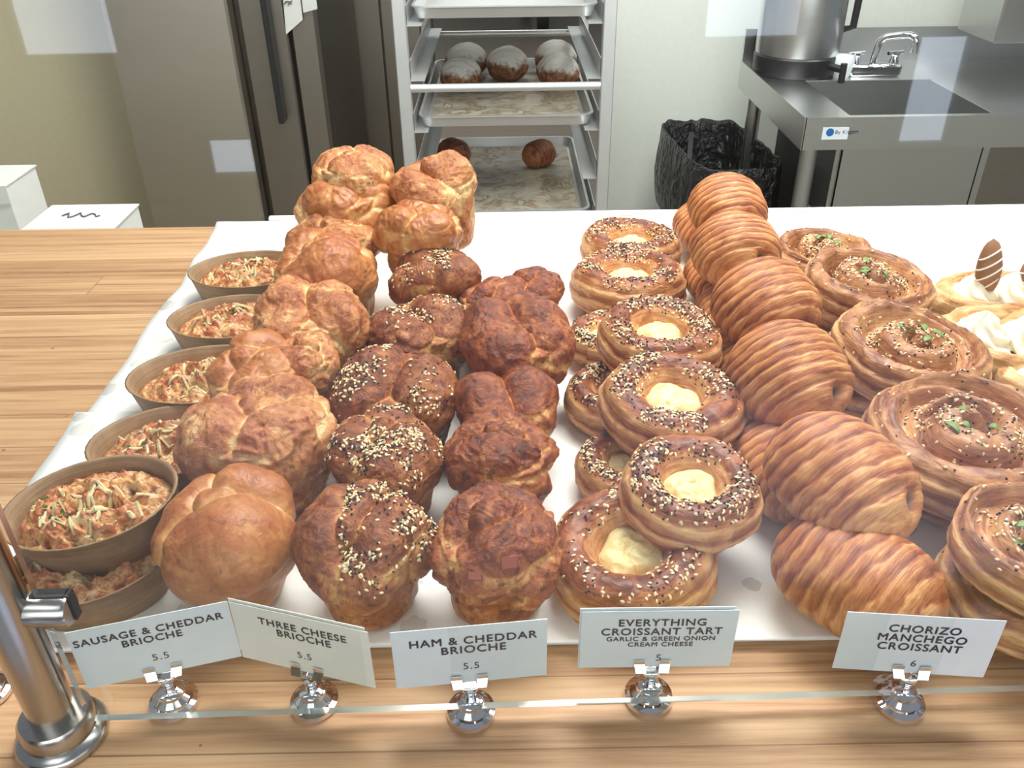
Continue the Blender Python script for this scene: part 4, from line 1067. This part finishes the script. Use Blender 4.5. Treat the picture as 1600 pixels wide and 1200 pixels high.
# low shelf with cake boxes
SZ = -.16
yt = float(at(215, 319, SZ+.09)[1])+.008; q_ = atY(54, 258, yt+.10); xt = float(q_[0]); zt2 = float(q_[2])
tag(MB().box((-2.0, CB+.015, SZ-.03), (float(at(216, 319, SZ+.09)[0])-.01, yt-.012, SZ)).box((-2.0, yt-.012, SZ-.03), (xt-.012, yt+.09, SZ)).box((-2.0, CB+.03, FZ), (xt-.05, yt+.07, SZ-.03)).build('back_shelf', M['box']), 'low white shelf unit behind the counter under the cake boxes', 'shelf')
def cakebox(x0, x1, y0, y1, z0, z1, label, scrib=False):
    root = empty('cake_box', ((x0+x1)/2, (y0+y1)/2, z0)); hx, hy = (x1-x0)/2, (y1-y0)/2; h = z1-z0
    MB().box((-hx, -hy, 0), (hx, hy, h-.002), .001).build('box_body', M['box'], root)
    ld = MB().box((-hx-.002, -hy-.002, h-.002), (hx+.002, hy+.002, h)).box((-hx-.002, -hy-.0035, h-.03), (hx+.002, -hy-.002, h)).build('lid', M['box'], root)
    if scrib:
        mb = MB(); lc = at(128, 338, z1); lx2, ly2 = float(lc[0])-(x0+x1)/2, float(lc[1])-(y0+y1)/2; pts = [(lx2-.03+.006*i, ly2+.012*math.sin(i*1.9)*(1 if i % 3 else .4), h+.0012) for i in range(11)]
        sm = []
        for i in range(len(pts)-1):
            for t in (0, .33, .66): sm.append(tuple(pts[i][k]*(1-t)+pts[i+1][k]*t for k in range(3)))
        mb.tube(sm, .0012, 6); mb.build('script_logo', M['ink_grey'], ld, True)
    tag(root, label, 'box'); return root
zt = SZ+.09
b0 = at(215, 319, zt); b1 = at(85, 319, zt); bf = float(at(100, 356, zt)[1])
cakebox(float(b1[0]), float(b0[0]), CB+.03, float(b0[1]), SZ, zt, 'flat white cake box with grey script on its lid, lying at the left', True)
cakebox(xt-.32, xt, yt, yt+.10, SZ, zt2, 'taller white box at the left edge beside the flat cake box')

# ------------------------------------------------------------------ sink, tap, urn, bin
SK = -.10
sA = at(1260, 188, SK); 
SX0 = float(sA[0]); SY0 = float(sA[1]); SY1 = float(at(1300, 96, SK)[1]); SX1 = SX0+1.5
SY1 = min(SY1, BACK-.03)
sink = empty('sink_table', (SX0, SY0, FZ)); tag(sink, 'stainless steel sink table along the wall at the right', 'sink')
tz = SK-FZ; D_ = SY1-SY0
bx0 = float(at(1334, 186, SK)[0])-SX0; bx1 = float(at(1566, 184, SK)[0])-SX0; by0 = .035; by1 = float(at(1400, 124, SK)[1])-SY0
mb = MB(); t_ = .002
for a, b in (((0, 0), (bx0, D_)), ((bx1, 0), (1.5, D_)), ((bx0, 0), (bx1, by0)), ((bx0, by1), (bx1, D_))):
    mb.box((a[0], a[1], tz-.012), (b[0], b[1], tz))
mb.build('table_top', M['steel'], sink)
ap = MB().box((-.002, -.004, tz-.055*1.15), (1.5, 0, tz+.006)).box((-.004, -.004, tz-.063), (0, D_, tz+.006)).build('apron', M['steel'], sink)
MB().box((0, D_, tz-.06), (1.5, D_+.015, tz+.085)).build('backsplash', M['steel'], sink)
bd = .25
mb = MB()
mb.box((bx0, by0, tz-bd), (bx0+.003, by1, tz-.001)).box((bx1-.003, by0, tz-bd), (bx1, by1, tz-.001)).box((bx0, by0, tz-bd), (bx1, by0+.003, tz-.001)).box((bx0, by1-.003, tz-bd), (bx1, by1, tz-.001)).box((bx0, by0, tz-bd-.003), (bx1, by1, tz-bd))
bs = mb.build('basin', M['steel'], sink)
MB().lathe([(0, 0), (.045, 0), (.045, .003), (.02, .001), (0, .001)], ((bx0+bx1)/2, (by0+by1)/2, tz-bd), 24).build('drain', M['chrome'], bs, True)
# rolled front panel of the bowl seen below the apron
pxl, pxr = float(atY(1340, 260, SY0+.05)[0])-SX0, float(atY(1545, 260, SY0+.05)[0])-SX0
for lx_, ly_ in ((.035, .05), (.035, D_-.05), (1.45, .05), (1.45, D_-.05)):
    MB().tube([(lx_, ly_, 0), (lx_, ly_, tz-.012)], .019, 24).build('leg', M['steel'], sink, True)
MB().box((bx0-.01, .04, tz-.62), (bx1+.02, .048, tz-.06), .002).build('front_panel', M['steel'], sink)
MB().box((bx1+.03, .06, tz-.75), (1.4, .07, tz-.06)).build('side_panel', M['steel_dark'], sink)
MB().box((.10, .25, .02), (bx0-.01, D_-.1, tz-.06)).build('under_cabinet', M['black'], sink)
# maker's plate
lp0 = atY(1283, 218, SY0-.0045); lp1 = atY(1327, 199, SY0-.0045)
pl = MB().box((float(lp0[0])-SX0, -.0055, float(lp0[2])-FZ), (float(lp1[0])-SX0, -.0042, float(lp1[2])-FZ)).build('maker_plate', M['card'], ap)
cx_, cz_ = float(lp0[0])-SX0+.016, (float(lp0[2])+float(lp1[2]))/2-FZ+.003
V = [(cx_, -.0058, cz_)]+[(cx_+.0085*math.cos(a), -.0058, cz_+.0085*math.sin(a)) for a in np.linspace(0, 2*math.pi, 20, endpoint=False)]
V2 = [(x, -.0054, z) for x, y, z in V]
MB().add(V+V2, [(0, 1+(k+1) % 20, 1+k) for k in range(20)]+[(1+k, 1+(k+1) % 20, 22+(k+1) % 20, 22+k) for k in range(20)]).build('round_emblem', M['blue'], pl)
me = text_mesh('By Kitgart', .011); me.materials.append(M['ink']); t = bpy.data.objects.new('plate_lettering', me); link(t, pl); t.location = (cx_+.036, -.0058, cz_); t.rotation_euler = (math.pi/2, 0, 0)
# tap
tp = at(1362, 118, SK); tap = empty('deck_tap', (float(tp[0]), float(tp[1]), SK)); tag(tap, 'chrome double handled tap with bent spout on the sink', 'tap')
s_ = depth(tp)/F
MB().box((-.065, -.022, 0), (.065, .022, .03), .006).build('tap_body', M['chrome'], tap, True)
sp = [(-.005+.0, .0, .03), (.0, .0, .09), (.004, .0, .115), (.02, -.02, .132), (.05, -.06, .142), (.075, -.10, .148), (.088, -.115, .14), (.092, -.12, .125), (.092, -.12, .085)]
sp = [(x*.75, y*.45, .03+(z-.03)*.62) for x, y, z in sp]
MB().tube(sp, .0085, 18).build('spout', M['chrome'], tap, True)
for sx in (-1, 1):
    h = MB().lathe([(0, .028), (.013, .028), (.010, .038), (.008, .046), (.011, .050), (.011, .056), (0, .056)], (sx*.048, 0, 0), 20).build('handle', M['chrome'], tap, True)
    MB().tube([(sx*.048-.02, -.006, .054), (sx*.048+.02, .003, .055)], .0045, 10).build('lever', M['chrome'], h, True)
# soap scoop beside the tap
sc0 = at(1312, 119, SK)
pc = MB(); pc.lathe([(0, 0), (.022, 0), (.028, .02), (.029, .04), (.025, .05), (0, .052)], n=24)
o = pc.build('plastic_tub', M['card'], None, True, loc=tuple(sc0)); tag(o, 'small clear plastic tub beside the tap', 'tub')
# urn
up = at(1240, 112, SK); ur = 64*depth(up)/F
up = (float(up[0]), float(up[1]), SK)
urn = empty('coffee_urn', up); tag(urn, 'large brushed steel insulated dispenser with black base on the sink table', 'dispenser')
MB().lathe([(0, 0), (ur*.95, 0), (ur*1.0, .008), (ur*1.0, .045), (ur*.94, .052), (0, .052)], n=56).build('base', M['black'], urn, True)
MB().lathe([(0, .05), (ur*.97, .05), (ur*.98, .06), (ur*.98, .46), (ur*.8, .49), (0, .49)], n=64).build('tank', M['steel'], urn, True)
tpb = MB().tube([(ur*.55, -ur*.8, .03), (ur*.75, -ur*1.2, .03)], .009, 12).tube([(ur*.75, -ur*1.2, .045), (ur*.75, -ur*1.2, .0)], .008, 12).build('spigot', M['black'], urn, True)
MB().tube([(ur*.98, 0, .10), (ur*1.18, -.02, .11), (ur*1.2, -.02, .19)], .009, 12).build('side_handle', M['black'], urn, True)
# socket box on the table's back corner
ob = at(1180, 100, SK)
o = MB().box((-.025, -.01, 0), (.03, .02, .07), .003).build('socket_box', M['black'], None, loc=(float(ob[0])+.02, SY1-.03, SK)); tag(o, 'small black socket box at the back corner of the sink table', 'socket')
# hanging steel box top right
hb = atY(1566, 40, SY1-.15)
o = MB().box((-.08, -.1, .0), (.5, .10, .5), .004).build('towel_dispenser', M['steel'], None, loc=(float(atY(1548, 60, SY1-.2)[0])+.08, SY1-.12, float(atY(1548, 66, SY1-.2)[2]))); tag(o, 'brushed steel wall box cut off at the top right corner', 'dispenser')
# waste bin with liner
BZ = -.30
q4 = [at(*p, BZ) for p in ((1105, 288), (1226, 250), (1146, 186), (1022, 190))]
cxy = sum(q4)/4; ex = (q4[1]-q4[0]+q4[2]-q4[3])/2; ey = (q4[3]-q4[0]+q4[2]-q4[1])/2
ang = math.atan2(-ex[1]*0+ -ey[0], ey[1])
bn = empty('waste_bin', (float(cxy[0]), float(cxy[1]), FZ), (0, 0, ang)); tag(bn, 'black waste bin with loose bin liner beside the sink table', 'bin')
hx, hy = float(np.linalg.norm(ex))/2*.92, float(np.linalg.norm(ey))/2; hb_ = BZ-FZ
def sqring(w, d, z, n=80, wav=0, seed=0, pw=5):
    a = np.linspace(0, 2*math.pi, n, endpoint=False); c, s = np.cos(a), np.sin(a); k = (np.abs(c)**pw+np.abs(s)**pw)**(-1/pw)
    nz = noise(np.stack([c*7, s*7, 0*c+seed+z*8], -1), 3)
    return np.stack([c*k*w*(1+wav*nz), s*k*d*(1+wav*nz), z+wav*.6*nz*.3], -1)
rg = [sqring(hx*.82, hy*.82, 0), sqring(hx*.95, hy*.95, hb_-.03)]
rg += [sqring(hx*.93, hy*.93, hb_-.03), sqring(hx*.80, hy*.80, .02)]
mesh('bin_body', np.concatenate(rg), grid_faces(4, 80), M['black'], bn)
rg = [sqring(hx*1.0, hy*1.0, hb_-.22, wav=.07, seed=2), sqring(hx*1.06, hy*1.06, hb_-.14, wav=.12, seed=2), sqring(hx*1.0, hy*1.0, hb_-.03, wav=.03, seed=2), sqring(hx*1.01, hy*1.01, hb_+.008, wav=.05, seed=4),
      sqring(hx*.95, hy*.95, hb_+.006, wav=.05, seed=4), sqring(hx*.90, hy*.90, hb_-.05, wav=.12, seed=5), sqring(hx*.86, hy*.86, hb_-.15, wav=.2, seed=6), sqring(hx*.8, hy*.8, hb_-.3, wav=.22, seed=7), sqring(hx*.7, hy*.7, hb_-.45, wav=.1, seed=8), sqring(hx*.02, hy*.02, hb_-.5, wav=.1, seed=8)]
ln = mesh('bin_liner', np.concatenate(rg), grid_faces(len(rg), 80), M['bag'], bn)
sd = ln.modifiers.new('s', 'SUBSURF'); sd.levels = 1; sd.render_levels = 1

# repeats carry a shared group phrase
GROUPS = {'cheese_brioche': 'three cheese brioches on the parchment', 'seeded_brioche': 'seeded brioches in the second column', 'ham_brioche': 'ham and cheddar brioches',
          'everything_tart': 'everything croissant tarts', 'chorizo_croissant': 'striped chorizo manchego croissants', 'scallion_swirl': 'seeded scallion swirls at the right',
          'cream_danish': 'cream danishes at the right edge', 'sausage_brioche': 'oval paper cups of sausage brioche', 'price_card': 'price cards along the glass', 'card_holder': 'chrome card stands',
          'sheet_pan': 'sheet pans in the rack', 'baking_paper': 'baking papers in the pans', 'cake_box': 'white cake boxes', 'paper_note': 'notes on the refrigerator', 'parchment_sheet': 'parchment sheets on the board'}
for o in list(COL.objects):
    k = o.name.split('.')[0]
    if o.parent is None and k in GROUPS: o['group'] = GROUPS[k]
